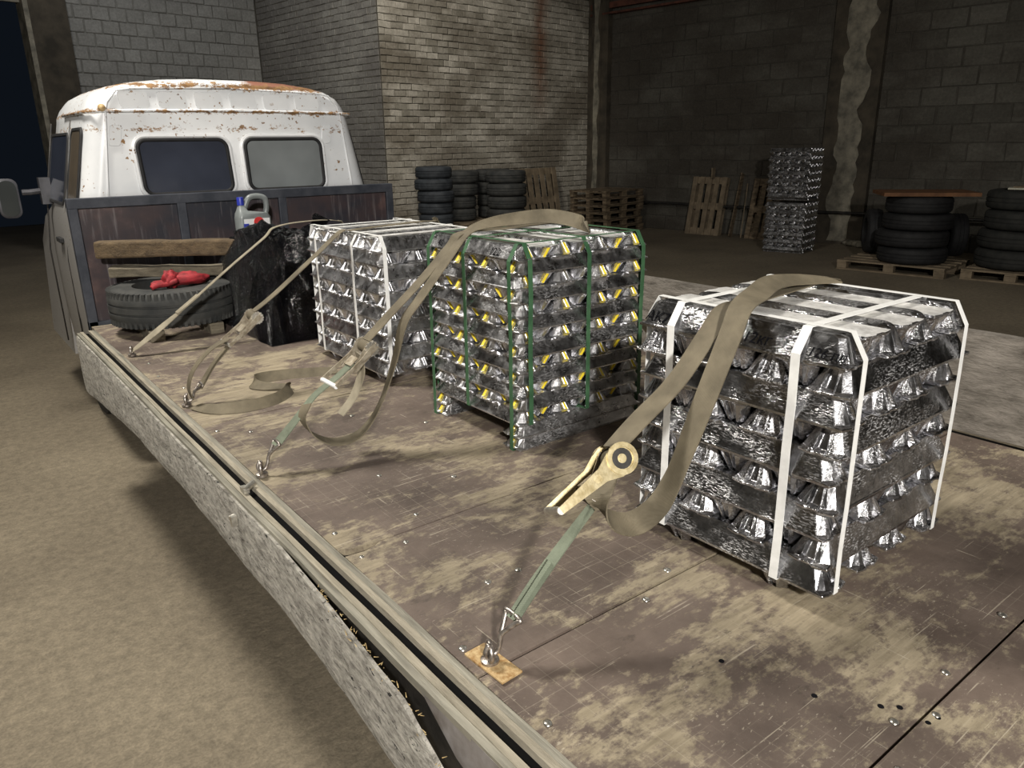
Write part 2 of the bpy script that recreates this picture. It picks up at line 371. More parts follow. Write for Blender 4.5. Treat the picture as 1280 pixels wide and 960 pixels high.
def panel_dirty():
    m, nt, b = new_mat('stained_headboard_panel'); v = coords(nt, kind='World')
    c = ramp(nt, noi(nt, v, 3.2, 6, .6), [(.36, (.022, .023, .032)), (.55, (.050, .034, .036)), (.74, (.15, .090, .080))])
    st = ramp(nt, noi(nt, coords(nt, (22, 1, 1.6), 'World'), 2, 4), [(.55, g(0)), (.75, g(.4))])
    c = mixc(nt, st, c, (.30, .28, .28)); L(nt, c, b.inputs['Base Color']); b.inputs['Roughness'].default_value = .45
    return m
MT['panel'] = panel_dirty()
def glassy(name, col, rough, spec=.8):
    m, nt, b = new_mat(name); v = coords(nt); L(nt, ramp(nt, noi(nt, v, 3.0, 3), [(.3, tuple(x * .7 for x in col)), (.7, col)]), b.inputs['Base Color'])
    b.inputs['Roughness'].default_value = rough; b.inputs['Specular IOR Level'].default_value = spec; return m
MT['glass_dark'] = glassy('dark_cab_glass', (.045, .052, .075), .12)
MT['glass_fog'] = glassy('fogged_cab_glass', (.22, .24, .245), .35)
MT['glass_brown'] = glassy('side_glass', (.13, .105, .075), .15)
MT['mirror'] = glassy('mirror_face', (.04, .045, .045), .1)

# ------------------------------------------------------------ hall shell
CX, CY = 13.064, 13.805
DU = Vector((-.99180396, -.12776893, 0)); DV = Vector((.12776893, -.99180396, 0))
def H(u, v, z=0): return Vector((CX, CY, 0)) + DU * u + DV * v + Vector((0, 0, z))
def hbox(mb, u0, v0, z0, u1, v1, z1, mi=0):
    M = Matrix.Translation((CX, CY, 0)) @ Matrix(((DU.x, DV.x, 0, 0), (DU.y, DV.y, 0, 0), (0, 0, 1, 0), (0, 0, 0, 1)))
    return mb.box((u0, v0, z0), (u1, v1, z1), mi, M=M)
HR = Matrix(((DU.x, DV.x, 0, 0), (DU.y, DV.y, 0, 0), (0, 0, 1, 0), (0, 0, 0, 1)))   # local x=u, y=v
def struct(name, mb, mat, parent=None):
    o = mb.build(name, mat, parent)
    if parent is None: o['kind'] = 'structure'
    return o
fl = MB(); hbox(fl, -2, -12, -.30, 24, 24, -.02); FLOOR = struct('floor', fl, MT['mortar'])
s1 = MB().box((-14, -12, -.02), (20, 7.77, 0)); s1.build('floor_slab', MT['floor'], FLOOR)
s2 = MB().box((-14, 7.785, -.02), (20, 24, 0)); s2.build('floor_slab', MT['floor'], FLOOR)
ce = MB(); hbox(ce, -2, -6, 7.0, 24, 21, 7.2); struct('ceiling', ce, MT['plaster_dark'])
UB = 5.95; VS = -4.4; UG = 4.3 + UB
wb_ = MB(); hbox(wb_, -.3, -4.4, 0, UB, -.012, 7); WALLB = struct('wall_back', wb_, MT['mortar'])
ws = MB(); hbox(ws, UB - .05, VS, 0, UB - .010, -.03, 7); WALLS = struct('wall_side', ws, MT['mortar'])
wk = MB(); hbox(wk, UB - .3, VS - .3, 0, UG, VS - .012, 7); WALLK = struct('wall_rear_bay', wk, MT['mortar_grey'])
wc = MB(); hbox(wc, UB + 3.80, VS - .3, 0, UB + 4.42, VS + .28, 7); hbox(wc, UG - .1, VS - .3, 4.42, UG + 5.5, VS + .1, 7); hbox(wc, UG + 5.2, VS - .3, 0, 22, VS + .1, 7)
struct('wall_gate', wc, MT['plaster_dark'])
tr = MB(); hbox(tr, UB + 4.42, VS - .1, 0, UB + 4.50, VS + .30, 4.42); hbox(tr, UB + 4.42, VS + .08, 4.36, UG + 5.2, VS + .16, 4.46); struct('trim_1', tr, MT['plaster'])
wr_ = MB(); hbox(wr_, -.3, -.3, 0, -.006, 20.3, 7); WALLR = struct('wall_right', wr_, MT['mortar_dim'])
wl = MB(); hbox(wl, 22, -6, 0, 22.3, 20.3, 7); struct('wall_left', wl, MT['block_grey'])
wf = MB(); hbox(wf, -.3, 20, 0, 22.3, 20.3, 7); struct('wall_front', wf, MT['block_grey'])

def brick_mesh(name, l, h, d, mat, j, ch=.006):
    """front face towards +Y (local), chamfered and slightly uneven"""
    mb = MB(); vs = []
    for (y, i) in ((-d, 0), (0, 0), (ch, ch)):
        for (a, c) in ((-1, -1), (1, -1), (1, 1), (-1, 1)):
            k = j if y >= 0 else 0
            vs.append((a * (l / 2 - i) + rnd(-k, k), y + rnd(-k, k) * .6, c * (h / 2 - i) + rnd(-k, k)))
    fs = [(8, 9, 10, 11)]
    for r in (0, 4):
        for k in range(4): fs.append((r + k, r + (k + 1) % 4, r + 4 + (k + 1) % 4, r + 4 + k))
    mb.add(vs, fs); o = mb.build(name, mat); me = o.data; bpy.data.objects.remove(o); return me
def masonry_parts(wall, fn, cols, rows, l, h, gap, z0, meshes, name, limit, normal, joined_name, keep=None):
    """fn(s, z) -> world point on the wall face; normal: matrix of the face frame"""
    cells = []
    for r in range(rows):
        for c in range(-1, cols + 1):
            s = c * l + (l / 2 if r % 2 else 0); a = max(s, 0); b = min(s + l, cols * l)
            if b - a > l * .2: cells.append(((a + b) / 2, z0 + (r + .5) * h, (b - a) / l))
    cells.sort(key=lambda q: keep(q) if keep else 0)
    rest = MB()
    for i, (s, z, w) in enumerate(cells):
        p = fn(s, z); dz = rnd(-.006, .006)
        M = Matrix.Translation(p) @ normal @ Matrix.Translation((0, dz, 0)) @ Matrix.Rotation(rnd(-.012, .012), 4, 'Y') @ Matrix.Diagonal((max(w - gap / l * (1 if w < 1 else 0), .1), 1, 1, 1))
        me = random.choice(meshes)
        if i < limit:
            inst(me, name, wall, M)
        else:
            rest.add([M @ v.co for v in me.vertices], [list(pl.vertices) for pl in me.polygons])
    if rest.v:
        o = rest.build(joined_name, me.materials[0], wall); o['kind'] = 'stuff'
bk = [brick_mesh('brick', .262, .104, .03, MT['brick'], .007, .008) for _ in range(6)]
ND = HR                                                                  # faces +v
masonry_parts(WALLB, lambda s, z: H(UB - s, 0, z) + DV * .000, 22, 43, .2705, .115, .011, 0, bk, 'brick', 300, HR @ Matrix.Diagonal((1, 1, 1, 1)), 'brick_field',
              keep=lambda q: (q[1] < 1.9, abs(q[1] - 3.3) > 1.9, q[0]))
bs_ = [brick_mesh('brick', .262, .104, .03, MT['brick_side'], .006, .008) for _ in range(3)]
RU = HR @ Matrix.Rotation(math.radians(-90), 4, 'Z')                       # local +y -> +u
masonry_parts(WALLS, lambda s, z: H(UB, -.03 - s, z) + DU * .000, 16, 43, .27, .115, .011, 0, bs_, 'brick', 120, RU, 'brick_field', keep=lambda q: (q[1] < 2.9, q[0]))
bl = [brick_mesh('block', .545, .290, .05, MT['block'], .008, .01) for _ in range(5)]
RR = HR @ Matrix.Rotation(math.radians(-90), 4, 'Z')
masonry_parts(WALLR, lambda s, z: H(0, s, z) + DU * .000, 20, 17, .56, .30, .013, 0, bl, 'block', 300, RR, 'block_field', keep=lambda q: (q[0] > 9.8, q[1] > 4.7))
bg = [brick_mesh('block', .300, .222, .05, MT['block_grey'], .006, .01) for _ in range(4)]
masonry_parts(WALLK, lambda s, z: H(UB + s, VS, z) + DV * .000, 13, 15, .315, .235, .013, 2.1, bg, 'block', 300, HR, 'block_field')
# corner pilaster, peeled pilaster, beam, pipe
pc = MB(); hbox(pc, -.01, .16, 0, .16, .62, 7); hbox(pc, 0, 0, 0, .10, .17, 7); struct('trim_2', pc, MT['plaster_dark'])
def ragged(u, v0, v1, z0, z1, step, amp, thick, mat, name, parent=None):
    mb = MB(); n = int((z1 - z0) / step); a = v0; b = v1; L0 = []
    for i in range(n + 1):
        z = z0 + i * step
        nz = lambda k: .5 + .5 * noise.noise((z * 1.9, k, 0)) * 1.6 + .25 * noise.noise((z * 6, k, 0))
        q4 = lambda t_: round(t_ * 5) / 5
        L0.append((z, v0 + amp * q4(nz(1)), v1 - amp * q4(nz(7))))
    for i in range(n):
        z, p, q = L0[i]
        p2, q2 = L0[i + 1][1:]; mb.loft([[H(u, p, z), H(u + thick, p, z), H(u + thick, q, z), H(u, q, z)], [H(u, p2, z + step), H(u + thick, p2, z + step), H(u + thick, q2, z + step), H(u, q2, z + step)]], True, i in (0, n - 1))
    return struct(name, mb, mat, parent)
pp = MB(); hbox(pp, -.01, 5.72, 0, .14, 6.62, 7); PIL = struct('trim_3', pp, MT['plaster_dark'])
ragged(.14, 5.86, 6.50, 0.05, 6.6, .13, .22, .018, MT['plaster'], 'peeled_plaster', PIL)
ragged(.16, .20, .42, 0.2, 5.9, .2, .08, .015, MT['plaster'], 'peeled_plaster', struct('trim_4', (lambda m: (hbox(m, .12, .18, 0, .17, .44, 6.5), m)[1])(MB()), MT['plaster_dark']))
rb = MB(); hbox(rb, .02, .1, 4.72, .14, 6.0, 4.84); hbox(rb, .02, .1, 4.60, .16, 6.0, 4.64); tag(rb.build('steel_beam', MT['rust_beam']), 'rusty dark red steel beam high across the block wall beside the brick corner', 'beam')
pipe = MB(); pts = [H(.24, v, .60 - .003 * v + .008 * math.sin(v * 3)) for v in [i * .4 for i in range(1, 30)]]
pipe.tube(pts, .028, 8)
for v in (1.6, 4.2, 7.0, 9.6): pipe.tube([H(0, v, .58), H(.24, v, .58)], .012, 6)
tag(pipe.build('wall_pipe', MT['steel_dark'], smooth=True), 'thin black pipe running along the base of the block wall', 'pipe')

# ------------------------------------------------------------ truck
TR = thing('flatbed_truck', 'white rust-streaked cab truck with a worn plywood flatbed loaded with ingot packs', 'truck', (1.6, 2.3, 0))
def T(mb, name, mat, parent=None, **kw): return mb.build(name, mat, parent or TR, **kw)
XL, XR = .659, 2.62
seams = [-1.3, -.16, .412, .975, 1.547, 2.685, 3.814, 4.74]
for a, b in zip(seams[:-1], seams[1:]):
    mb = MB(); gp = .003
    if abs(a - .975) < .01:      # torn corner at the next seam
        xs = [(XL, a + gp), (XR, a + gp), (XR, b - gp), (XL + .10, b - gp), (XL + .085, b - .012), (XL + .05, b - .022), (XL, b - .016)]
    elif abs(a - 1.547) < .01:
        xs = [(XL, a + .03), (XL + .03, a + .012), (XL + .09, a + gp), (XR, a + gp), (XR, b - gp), (XL, b - gp)]
    else: xs = [(XL, a + gp), (XR, a + gp), (XR, b - gp), (XL, b - gp)]
    lift = rnd(-.0012, .0012)
    mb.loft([[(x, y, D - .018) for x, y in xs], [(x, y, D + lift) for x, y in xs]], True, True)
    T(mb, 'plywood_sheet', MT['ply'])
sb = MB().box((.66, -1.3, D - .07), (2.7, 4.75, D - .022)); T(sb, 'deck_frame', MT['steel_dark'])
ch = MB()
for x in (1.15, 2.05): ch.box((x - .04, -1.2, .55), (x + .04, 6.9, .72))
for y in (-.9, 0, 1, 2, 3, 4): ch.box((.62, y - .03, .72), (2.66, y + .03, D - .07))
T(ch, 'chassis', MT['steel_dark'])
# left edge: inner strips, gap, outer strip
def wavy(x0, x1, z0, z1, amp=.002, y0=-1.3, y1=4.62, n=60):
    mb = MB(); rings = []
    for i in range(n + 1):
        y = y0 + (y1 - y0) * i / n; a = amp * noise.noise((x0 * 9, y * 2.2, 1)); b = amp * noise.noise((x1 * 9, y * 2.6, 4)); c = amp * noise.noise((x1 * 5, y * 3, 9))
        rings.append([(x0 + a, y, z0), (x1 + b, y, z0), (x1 + b, y, z1 + c), (x0 + a, y, z1 + c)])
    return mb.loft(rings, True, True)
T(wavy(.639, .657, D - .05, D + .002, .003), 'edge_strip', MT['rail_steel'])
T(wavy(.6245, .639, D - .05, D + .004, .002), 'edge_strip', MT['rail_wood'])
T(wavy(.599, .624, D - .05, D - .012, .0005), 'gap_shade_strip', MT['gap_shade'])  # black strip standing in for the shadow in an open gap
T(wavy(.583, .5985, D - .05, D + .002, .002), 'edge_strip', MT['rail_wood'])
T(wavy(.566, .582, D - .014, D - .001, .004), 'edge_strip', MT['rail_steel'])
T(wavy(.588, .600, D - .17, D - .06, .003), 'side_beam', MT['steel_dark'])
mb = MB(); rings = []
for i in range(61):         # side plate behind the split, only near the viewer
    y = -1.3 + i * (1.03 + 1.3) / 60
    zb = D - .012 - min(.085, max(0, 1.03 - y) * .62) + .006 * noise.noise((y * 19, 0, 0))
    rings.append([(.566, y, zb), (.574, y, zb), (.574, y, D - .006), (.566, y, D - .006)])
T(mb.loft(rings, True, True), 'side_plate', MT['beam_rust'])
# dropped side board, split away near the viewer
mb = MB(); rings = []; spl = MB()
NB = 260
for i in range(NB + 1):
    y = -1.3 + (4.60 + 1.3) * i / NB
    drop = max(0, 1.45 - y) * .03 + max(0, 1.03 - y) * .45; drop = min(drop, .13)
    zt = D - .010 - drop + (.010 * noise.noise((y * 9, 3, 0)) + .006 * noise.noise((y * 31, 5, 0))) * min(1, .2 + drop * 14)
    zb = D - .205 + .012 * noise.noise((y * 1.7, 8, 0)) + .004 * noise.noise((y * 14, 1, 0)) - max(0, y - 3.3) * .09
    if y < 1.3: zb -= 0.02 * (1.3 - y)
    xo = .556 - min(.032, max(0, 1.75 - y) * .042)
    row = []
    K = 7
    for k in range(K + 1):
        z = zt + (zb - zt) * k / K
        row.append((xo - .002 - .004 * noise.noise((y * 5, z * 22, 2)) + (0.004 if k in (0, K) else 0), y, z))
    row += [(xo + .013, y, zb), (xo + .012, y, zt - .003)]
    rings.append(row)
    if y < 1.5 and i % 2 == 0:
        for q in range(6):
            yy = y + rnd(-.02, .02); a = Vector((xo + rnd(0, .02), yy, zt - .006))
            spl.tube([a, a + Vector((rnd(-.004, .006), rnd(-.014, .014), rnd(.001, .008)))], [.0011, .0003], 4)
mb.loft(rings, True, True)
SB = T(mb, 'side_board', MT['grey_board'], smooth=2)
so = spl.build('splinters', MT['splinter'], SB); so['kind'] = 'stuff'
# latch
lt = MB().box((.585, 2.02, D + .006), (.60, 2.06, D + .018)); lt.tube([(.588, 2.03, D + .014), (.625, 2.06, D + .016)], .010, 10); T(lt, 'latch_pin', MT['zinc'], smooth=2)
lt = MB().tube([(.552, 2.03, D - .06), (.538, 2.03, D - .062)], .012, 8); lt.box((.535, 2.005, D - .075), (.552, 2.02, D - .045)); T(lt, 'board_bolt', MT['zinc'])
# right board
mb = MB(); rings = []
for i in range(121):
    y = -1.3 + 6.0 * i / 120; row = []
    for k in range(7): z = D + .012 + .338 * k / 6; row.append((2.622 + .006 * noise.noise((y * 4, z * 9, 3)), y, z + (.006 * noise.noise((y * 6, 0, 7)) if k == 6 else 0)))
    row += [(2.66, y, D + .350 + .004 * noise.noise((y * 6, 0, 9))), (2.665, y, D + .01)]
    rings.append(row)
T(mb.loft(rings, True, True), 'side_board', MT['board_right'], smooth=2)
# bolts and screws on the deck
bm_ = MB().lathe([(.0001, .0035), (.005, .0032), (.0085, .0018), (.0095, 0)], (0, 0, 0), n=12)
bo = bm_.build('bolt', MT['bolt'], smooth=True); bme = bo.data; bpy.data.objects.remove(bo)
for x, y in [(1.148, .437), (1.22, .40), (1.346, .439), (1.622, .446), (1.216, 1.0), (.685, .804), (.685, 1.063), (.69, 1.505), (.81, 1.5), (.863, 1.223), (.948, 1.219), (.69, 1.655), (.907, 1.613), (1.392, .95), (1.09, .95), (.688, 2.6), (.777, 2.517), (.70, 3.45), (.72, 3.7), (.74, 3.2), (1.126, 2.436), (1.3, 2.2), (1.05, 2.9), (.95, 1.9), (1.12, 1.75), (2.1, .44), (2.3, 1.0), (2.4, 1.5), (1.05, .38), (.70, .45)]:
    o = inst(bme, 'bolt', TR, Matrix.Translation(Vector((x, y, D + .001)) - WL(TR)) @ Matrix.Scale(rnd(.7, 1.05), 4))
hb = MB()
for x, y in [(1.101, .557), (1.167, .47), (1.19, .448), (1.19, .40), (1.215, .395), (1.05, .72)]: hb.lathe([(.0001, .0012), (.005, .0012), (.0055, 0)], (x, y, D), n=10)
T(hb, 'drill_holes', MT['ink'])
# headboard
HY = 4.75; HBt = D + .70
HB = T(MB().box((.652, HY, HBt - .055), (2.64, HY + .05, HBt)), 'headboard', MT['steel_blue'], bevel=.004)
for (a, b) in ((.69, 1.215), (1.265, 1.825), (1.875, 2.60)):
    mb = MB(); n = 24; rings = []
    for i in range(n + 1):
        x = a + (b - a) * i / n
        rings.append([(x, HY + .022 + .003 * noise.noise((x * 4, 0, 0)), D - .03), (x, HY + .034, D - .03), (x, HY + .034, HBt - .05), (x, HY + .022 + .003 * noise.noise((x * 4, 2, 0)), HBt - .05)])
    mb.loft(rings, True, True).build('headboard_panel', MT['panel'], HB)
for a, b in ((.652, .70), (1.215, 1.265), (1.825, 1.875), (2.59, 2.64)):
    MB().box((a, HY, D - .05), (b, HY + .05, HBt - .053)).build('headboard_post', MT['steel_blue'], HB, bevel=.003)
MB().box((.652, HY, D - .05), (2.64, HY + .05, D + .02)).build('headboard_rail', MT['steel_blue'], HB)
# cab
xc = 1.64
prof = [(-.55, .90), (-.30, .93), (.0, .945), (.30, .945), (.52, .93), (.66, .90), (.76, .875), (.95, .835), (1.12, .795), (1.15, .790), (1.165, .782), (1.20, .765), (1.25, .725), (1.29, .65), (1.315, .54), (1.335, .38), (1.345, .18)]
def cabring(y, d, lift=0, front=0):
    pts = []
    for z, w in prof:
        zz = z if z < 1.17 else z - (z - 1.17) * min(1, d * 2.2) + lift
        pts.append((w - d, zz))
    return [(xc - w, y, D + z) for w, z in pts] + [(xc + w, y, D + z) for w, z in reversed(pts)]
mb = MB()
st = [(4.872, .105), (4.876, .082), (4.890, .055), (4.92, .026), (4.97, .007), (5.05, 0), (5.4, -.003), (5.8, 0), (6.15, .03), (6.4, .13), (6.55, .26)]
mb.loft([cabring(y, d) for y, d in st], True, True)
CAB = T(mb, 'cab', MT['cab'], smooth=2)
def C_(mb, name, mat, parent=None, **kw): return mb.build(name, mat, parent or CAB, **kw)
ho = MB().loft([[(xc - .85, y, z0), (xc - .9, y, .45), (xc + .9, y, .45), (xc + .85, y, z0), (xc + .6, y, z0 + .06), (xc - .6, y, z0 + .06)] for y, z0 in ((6.3, 1.55), (6.9, 1.42), (7.35, 1.2))], True, True)
T(ho, 'bonnet', MT['cab'], smooth=2)
def rrect(w, h, r, n=6, sk=0):
    out = []
    for cx_, cz, a0 in ((w - r, h - r, 0), (-w + r, h - r, 90), (-w + r, -h + r, 180), (w - r, -h + r, 270)):
        for k in range(n + 1):
            a = math.radians(a0 + 90 * k / n); x = cx_ + r * math.cos(a); z = cz + r * math.sin(a); out.append((x + sk * z, z))
    return out
YB = 4.870
def rear_window(x0, x1, z0, z1, mat, sk):
    cx_, cz, w, h = (x0 + x1) / 2, (z0 + z1) / 2, (x1 - x0) / 2, (z1 - z0) / 2
    def ring(dd, y): return [(cx_ + a, y, D + cz + b) for a, b in rrect(w + dd, h + dd, .055 + dd, 6, sk)]
    mb = MB(); mb.loft([ring(.028, YB + .004), ring(.026, YB - .006), ring(.014, YB - .010), ring(.004, YB - .004), ring(.0, YB + .002)], True)
    gk = C_(mb, 'window_surround', MT['cab'], smooth=2)
    mb = MB(); mb.loft([ring(.006, YB), ring(.004, YB - .010), ring(-.006, YB - .014), ring(-.016, YB - .008), ring(-.018, YB)], True)
    gk = C_(mb, 'window_gasket', MT['rubber'], smooth=True)
    mb = MB(); r_ = ring(-.012, YB - .006); b_ = ring(-.012, YB - .001); mb.loft([b_, r_], True, True)
    C_(mb, 'window_pane', mat)
rear_window(1.075, 1.590, .690, 1.005, MT['glass_dark'], -.05)
rear_window(1.690, 2.195, .690, 1.005, MT['glass_fog'], -.03)
# pressed panels above the gutter, seams, side windows
for i in range(6):
    x = 1.02 + i * .205; w = .075
    mb = MB()
    def ring(dd, y): return [(x + .075 + a, y, D + 1.218 + b) for a, b in rrect(w + dd, .042 + dd, .018 + dd, 4, -.1)]
    mb.loft([ring(.004, YB + .003), ring(.002, YB - .004), ring(-.004, YB - .004)], True, True)
    C_(mb, 'pressed_panel', MT['cab'], smooth=2)
gut = MB(); gut.tube([(xc - .80 + .0, 5.6, D + 1.15), (xc - .80, 4.97, D + 1.15), (xc - .765, 4.88, D + 1.152), (xc - .70, YB - .004, D + 1.155), (xc, YB - .006, D + 1.165), (xc + .70, YB - .004, D + 1.155), (xc + .775, 4.88, D + 1.15), (xc + .815, 4.97, D + 1.148)], .009, 8)
C_(gut, 'rain_gutter', MT['cab'], smooth=True)
for sx_ in (-1, 1):
    C_(MB().tube([(xc + sx_ * .765, YB, D + .60), (xc + sx_ * .75, YB, D + .75), (xc + sx_ * .70, YB - .002, D + 1.15), (xc + sx_ * .685, YB, D + 1.20), (xc + sx_ * .63, YB, D + 1.262), (xc + sx_ * .55, YB, D + 1.275), (xc, YB - .002, D + 1.29)], .006, 6), 'body_seam', MT['cab'], smooth=True)
C_(MB().lathe([(.0001, .016), (.014, .014), (.020, .004), (.021, -.004)], (xc - .715, YB - .004, D + 1.17), (0, -1, 0), 16), 'rusty_cap', MT['rust_plate'], smooth=True)
for x, z in ((1.06, .98), (2.22, .98)):
    def ring(dd, y): return [(x - .09 * (1 if x < 1.5 else -.2) + a, y, D + z + .045 + b) for a, b in rrect(.03 + dd, .055 + dd, .015, 4, .2)]
    C_(MB().loft([ring(.003, YB + .003), ring(0, YB - .003), ring(-.004, YB - .003)], True, True), 'pressed_panel', MT['cab'], smooth=2)
def wside(z): 
    for (z0, w0), (z1, w1) in zip(prof, prof[1:]):
        if z0 <= z <= z1: return w0 + (w1 - w0) * (z - z0) / (z1 - z0)
def side_window(y0, y1, z0, z1, s, nm, mat):
    out = []
    for dd, off in ((.014, .0), (.012, .010), (-.002, .010), (-.006, .004)):
        w, h = (y1 - y0) / 2 + dd, (z1 - z0) / 2 + dd
        out.append([(xc + s * (wside((z0 + z1) / 2 + b) + off), (y0 + y1) / 2 + a, D + (z0 + z1) / 2 + b) for a, b in rrect(w, h, .05, 5)])
    fr = C_(MB().loft(out, True), nm + '_gasket', MT['rubber'], smooth=2)
    o2 = [[(p[0] + s * .001, p[1], p[2]) for p in out[3]], out[3]]
    C_(MB().loft([[(p[0] - s * .001, p[1], p[2]) for p in out[3]], [(p[0] + s * .002, p[1], p[2]) for p in out[3]]], True, True), nm, mat)
side_window(4.99, 5.30, .66, 1.06, -1, 'quarter_window', MT['glass_brown'])
side_window(4.99, 5.30, .66, 1.06, 1, 'quarter_window', MT['glass_brown'])
side_window(5.42, 6.05, .64, 1.04, -1, 'door_window', MT['glass_dark'])
for y in (5.37, 6.12): C_(MB().tube([(xc - .948, y, D - .35), (xc - .948, y, D + .3), (xc - .905, y, D + .66), (xc - .80, y, D + 1.12)], .005, 6), 'door_seam', MT['steel_dark'], smooth=True)
C_(MB().box((xc - .965, 5.46, D + .40), (xc - .94, 5.60, D + .43)), 'door_handle', MT['rubber'], bevel=.005)
C_(MB().tube([(1.86, 5.3, D + 1.33), (1.865, 5.32, D + 1.44)], .003, 6), 'aerial', MT['steel_dark'])
mi = MB(); mi.tube([(xc - .90, 6.0, D + .70), (.62, 6.0, D + .69), (.58, 6.0, D + .69)], .018, 8); mi.box((.685, 5.97, D + .61), (.75, 6.05, D + .78)); C_(mi, 'mirror_arm', MT['mirror_shell'], smooth=2)
mm = MB(); 
def mr(dd, y): return [(.50 + a, y, D + .655 + b) for a, b in rrect(.062 + dd, .125 + dd, .045, 5)]
mm.loft([mr(-.02, 6.06), mr(0, 6.03), mr(.0, 5.985), mr(-.008, 5.98)], True, True); ms = C_(mm, 'mirror_shell', MT['mirror_shell'], smooth=2)
C_(MB().loft([mr(-.012, 5.982), mr(-.012, 5.976)], True, True), 'mirror_glass', MT['mirror'])
def wheel(x, y, z, r, w, parent):
    mb = MB(); mb.lathe([(r * .55, -w / 2), (r * .9, -w / 2), (r * .98, -w * .42), (r, -w * .25), (r, w * .25), (r * .98, w * .42), (r * .9, w / 2), (r * .55, w / 2)], (x, y, z), (1, 0, 0), 36)
    o = mb.build('wheel', MT['rubber'], parent, smooth=2)
    MB().lathe([(.0001, -.03), (r * .3, -.03), (r * .5, .02), (r * .56, .04), (r * .56, -.05), (.0001, -.05)], (x, y, z), (1, 0, 0), 24).build('wheel_rim', MT['steel_dark'], o, smooth=2)
for x in (.92, 2.36): wheel(x, 6.15, .35, .35, .2, TR)
for x in (.90, 1.13, 2.13, 2.36): wheel(x, 1.1, .35, .35, .2, TR)
ax = MB().tube([(.92, 6.15, .35), (2.36, 6.15, .35)], .04, 8).tube([(.9, 1.1, .35), (2.36, 1.1, .35)], .06, 8); ax.box((1.0, 1.05, .35), (1.2, 1.15, .56)).box((2.0, 1.05, .35), (2.2, 1.15, .56)).box((1.1, 6.1, .35), (1.2, 6.2, .56)).box((2.0, 6.1, .35), (2.1, 6.2, .56)); T(ax, 'axles', MT['steel_dark'])

# ------------------------------------------------------------ ingots
def ingot_mesh(Lh, wb, wt, h, mats, stripe=False, name='ingot'):
    """half length Lh; wide base at z=0, narrow top at z=h; grooved ends"""
    mb = MB(); rings = []
    ty = [-1, -.62, -.34, -.21, .21, .34, .62, 1]
    rec = [.016, .004, .0, .012, .012, .0, .004, .016]
    for lv, (z, w, sh) in enumerate(((0, wb, 0), (h * .10, wb, .0), (h * .16, wb * .95, .006), (h * .93, wt * 1.06, .026), (h, wt, .034))):
        ring = []
        for sgn in (1, -1):
            for k in range(8):
                kk = k if sgn > 0 else k
                r = rec[k] * (.35 if lv < 2 else 1.0)
                ring.append((sgn * (Lh - sh - r), ty[k] * w / 2 * (1 if sgn > 0 else -1), z))
        # shallow waist half way along the sides
        rings.append(ring)
    n = 16
    for r in rings: mb.v += [Vector(p) for p in r]
    for i in range(len(rings) - 1):
        for j in range(n):
            k = (j + 1) % n; mi_ = 1 if (stripe and i == 2 and (j % 8) in stripe) else 0
            mb.f.append([i * n + j, i * n + k, (i + 1) * n + k, (i + 1) * n + j]); mb.m.append(mi_)
    mb.f.append(list(range(n))[::-1]); mb.m.append(2); mb.f.append([(len(rings) - 1) * n + j for j in range(n)]); mb.m.append(0)
    o = mb.build(name, mats); me = o.data; bpy.data.objects.remove(o); return me
def variants(Lh, wb, wt, h, mats, stripes, k):
    out = []
    for i in range(k):
        me = ingot_mesh(Lh, wb, wt, h, mats, stripes[i % len(stripes)])
        for v in me.vertices:
            nz = noise.noise_vector(Vector(v.co) * 13 + Vector((i * 7.1, 0, 0))) * .0016
            v.co += nz
        bm = bmesh.new(); bm.from_mesh(me)
        es = [e for e in bm.edges if len(e.link_faces) == 2 and e.calc_face_angle(0) > .35 and e.calc_length() < .2]
        bmesh.ops.bevel(bm, geom=es, offset=.0013, segments=1, affect='EDGES', clamp_overlap=True)
        bm.to_mesh(me); bm.free()
        out.append(me)
    return out
def pack(root, x0, y0, z0, sx, sy, layers, pitch, nX, nY, wb, wt, mats, stripes, feet, gapscale=.98, k=4, jit=.004, even='Y', name='ingot'):
    base = WL(root)
    mY = variants(sy / 2, wb, wt, pitch * gapscale, mats, stripes, k); mX = variants(sx / 2, wb, wt, pitch * gapscale, mats, stripes, k)
    def put(me, cx_, cy, z, ang, inv):
        z += rnd(-.0012, .0012) - (.006 if inv and z > z0 + (layers - 1.5) * pitch else 0)
        M = Matrix.Translation(Vector((cx_, cy, z)) - base) @ Matrix.Rotation(ang + rnd(-.008, .008) + (math.pi if random.random() < .5 else 0), 4, 'Z')
        if inv: M = M @ Matrix.Translation((0, 0, pitch * gapscale)) @ Matrix.Rotation(math.pi, 4, 'X') @ Matrix.Diagonal((.965, 1, 1, 1))
        inst(me, name, root, M)
    for l in range(layers):
        alongY = (l % 2 == 0) == (even == 'Y'); z = z0 + l * pitch
        n = nX if alongY else nY; span = sx if alongY else sy
        for i in range(n):
            c = wb / 2 + (span - wb) * i / (n - 1)
            j = rnd(-jit, jit)
            if alongY: put(random.choice(mY), x0 + c, y0 + sy / 2 + j * 2, z, math.pi / 2, i % 2 == 1)
            else: put(random.choice(mX), x0 + sx / 2 + j * 2, y0 + c, z, 0, i % 2 == 1)
    for (fy, fz, inv) in feet: put(random.choice(mX), x0 + sx / 2, fy, fz, 0, inv)
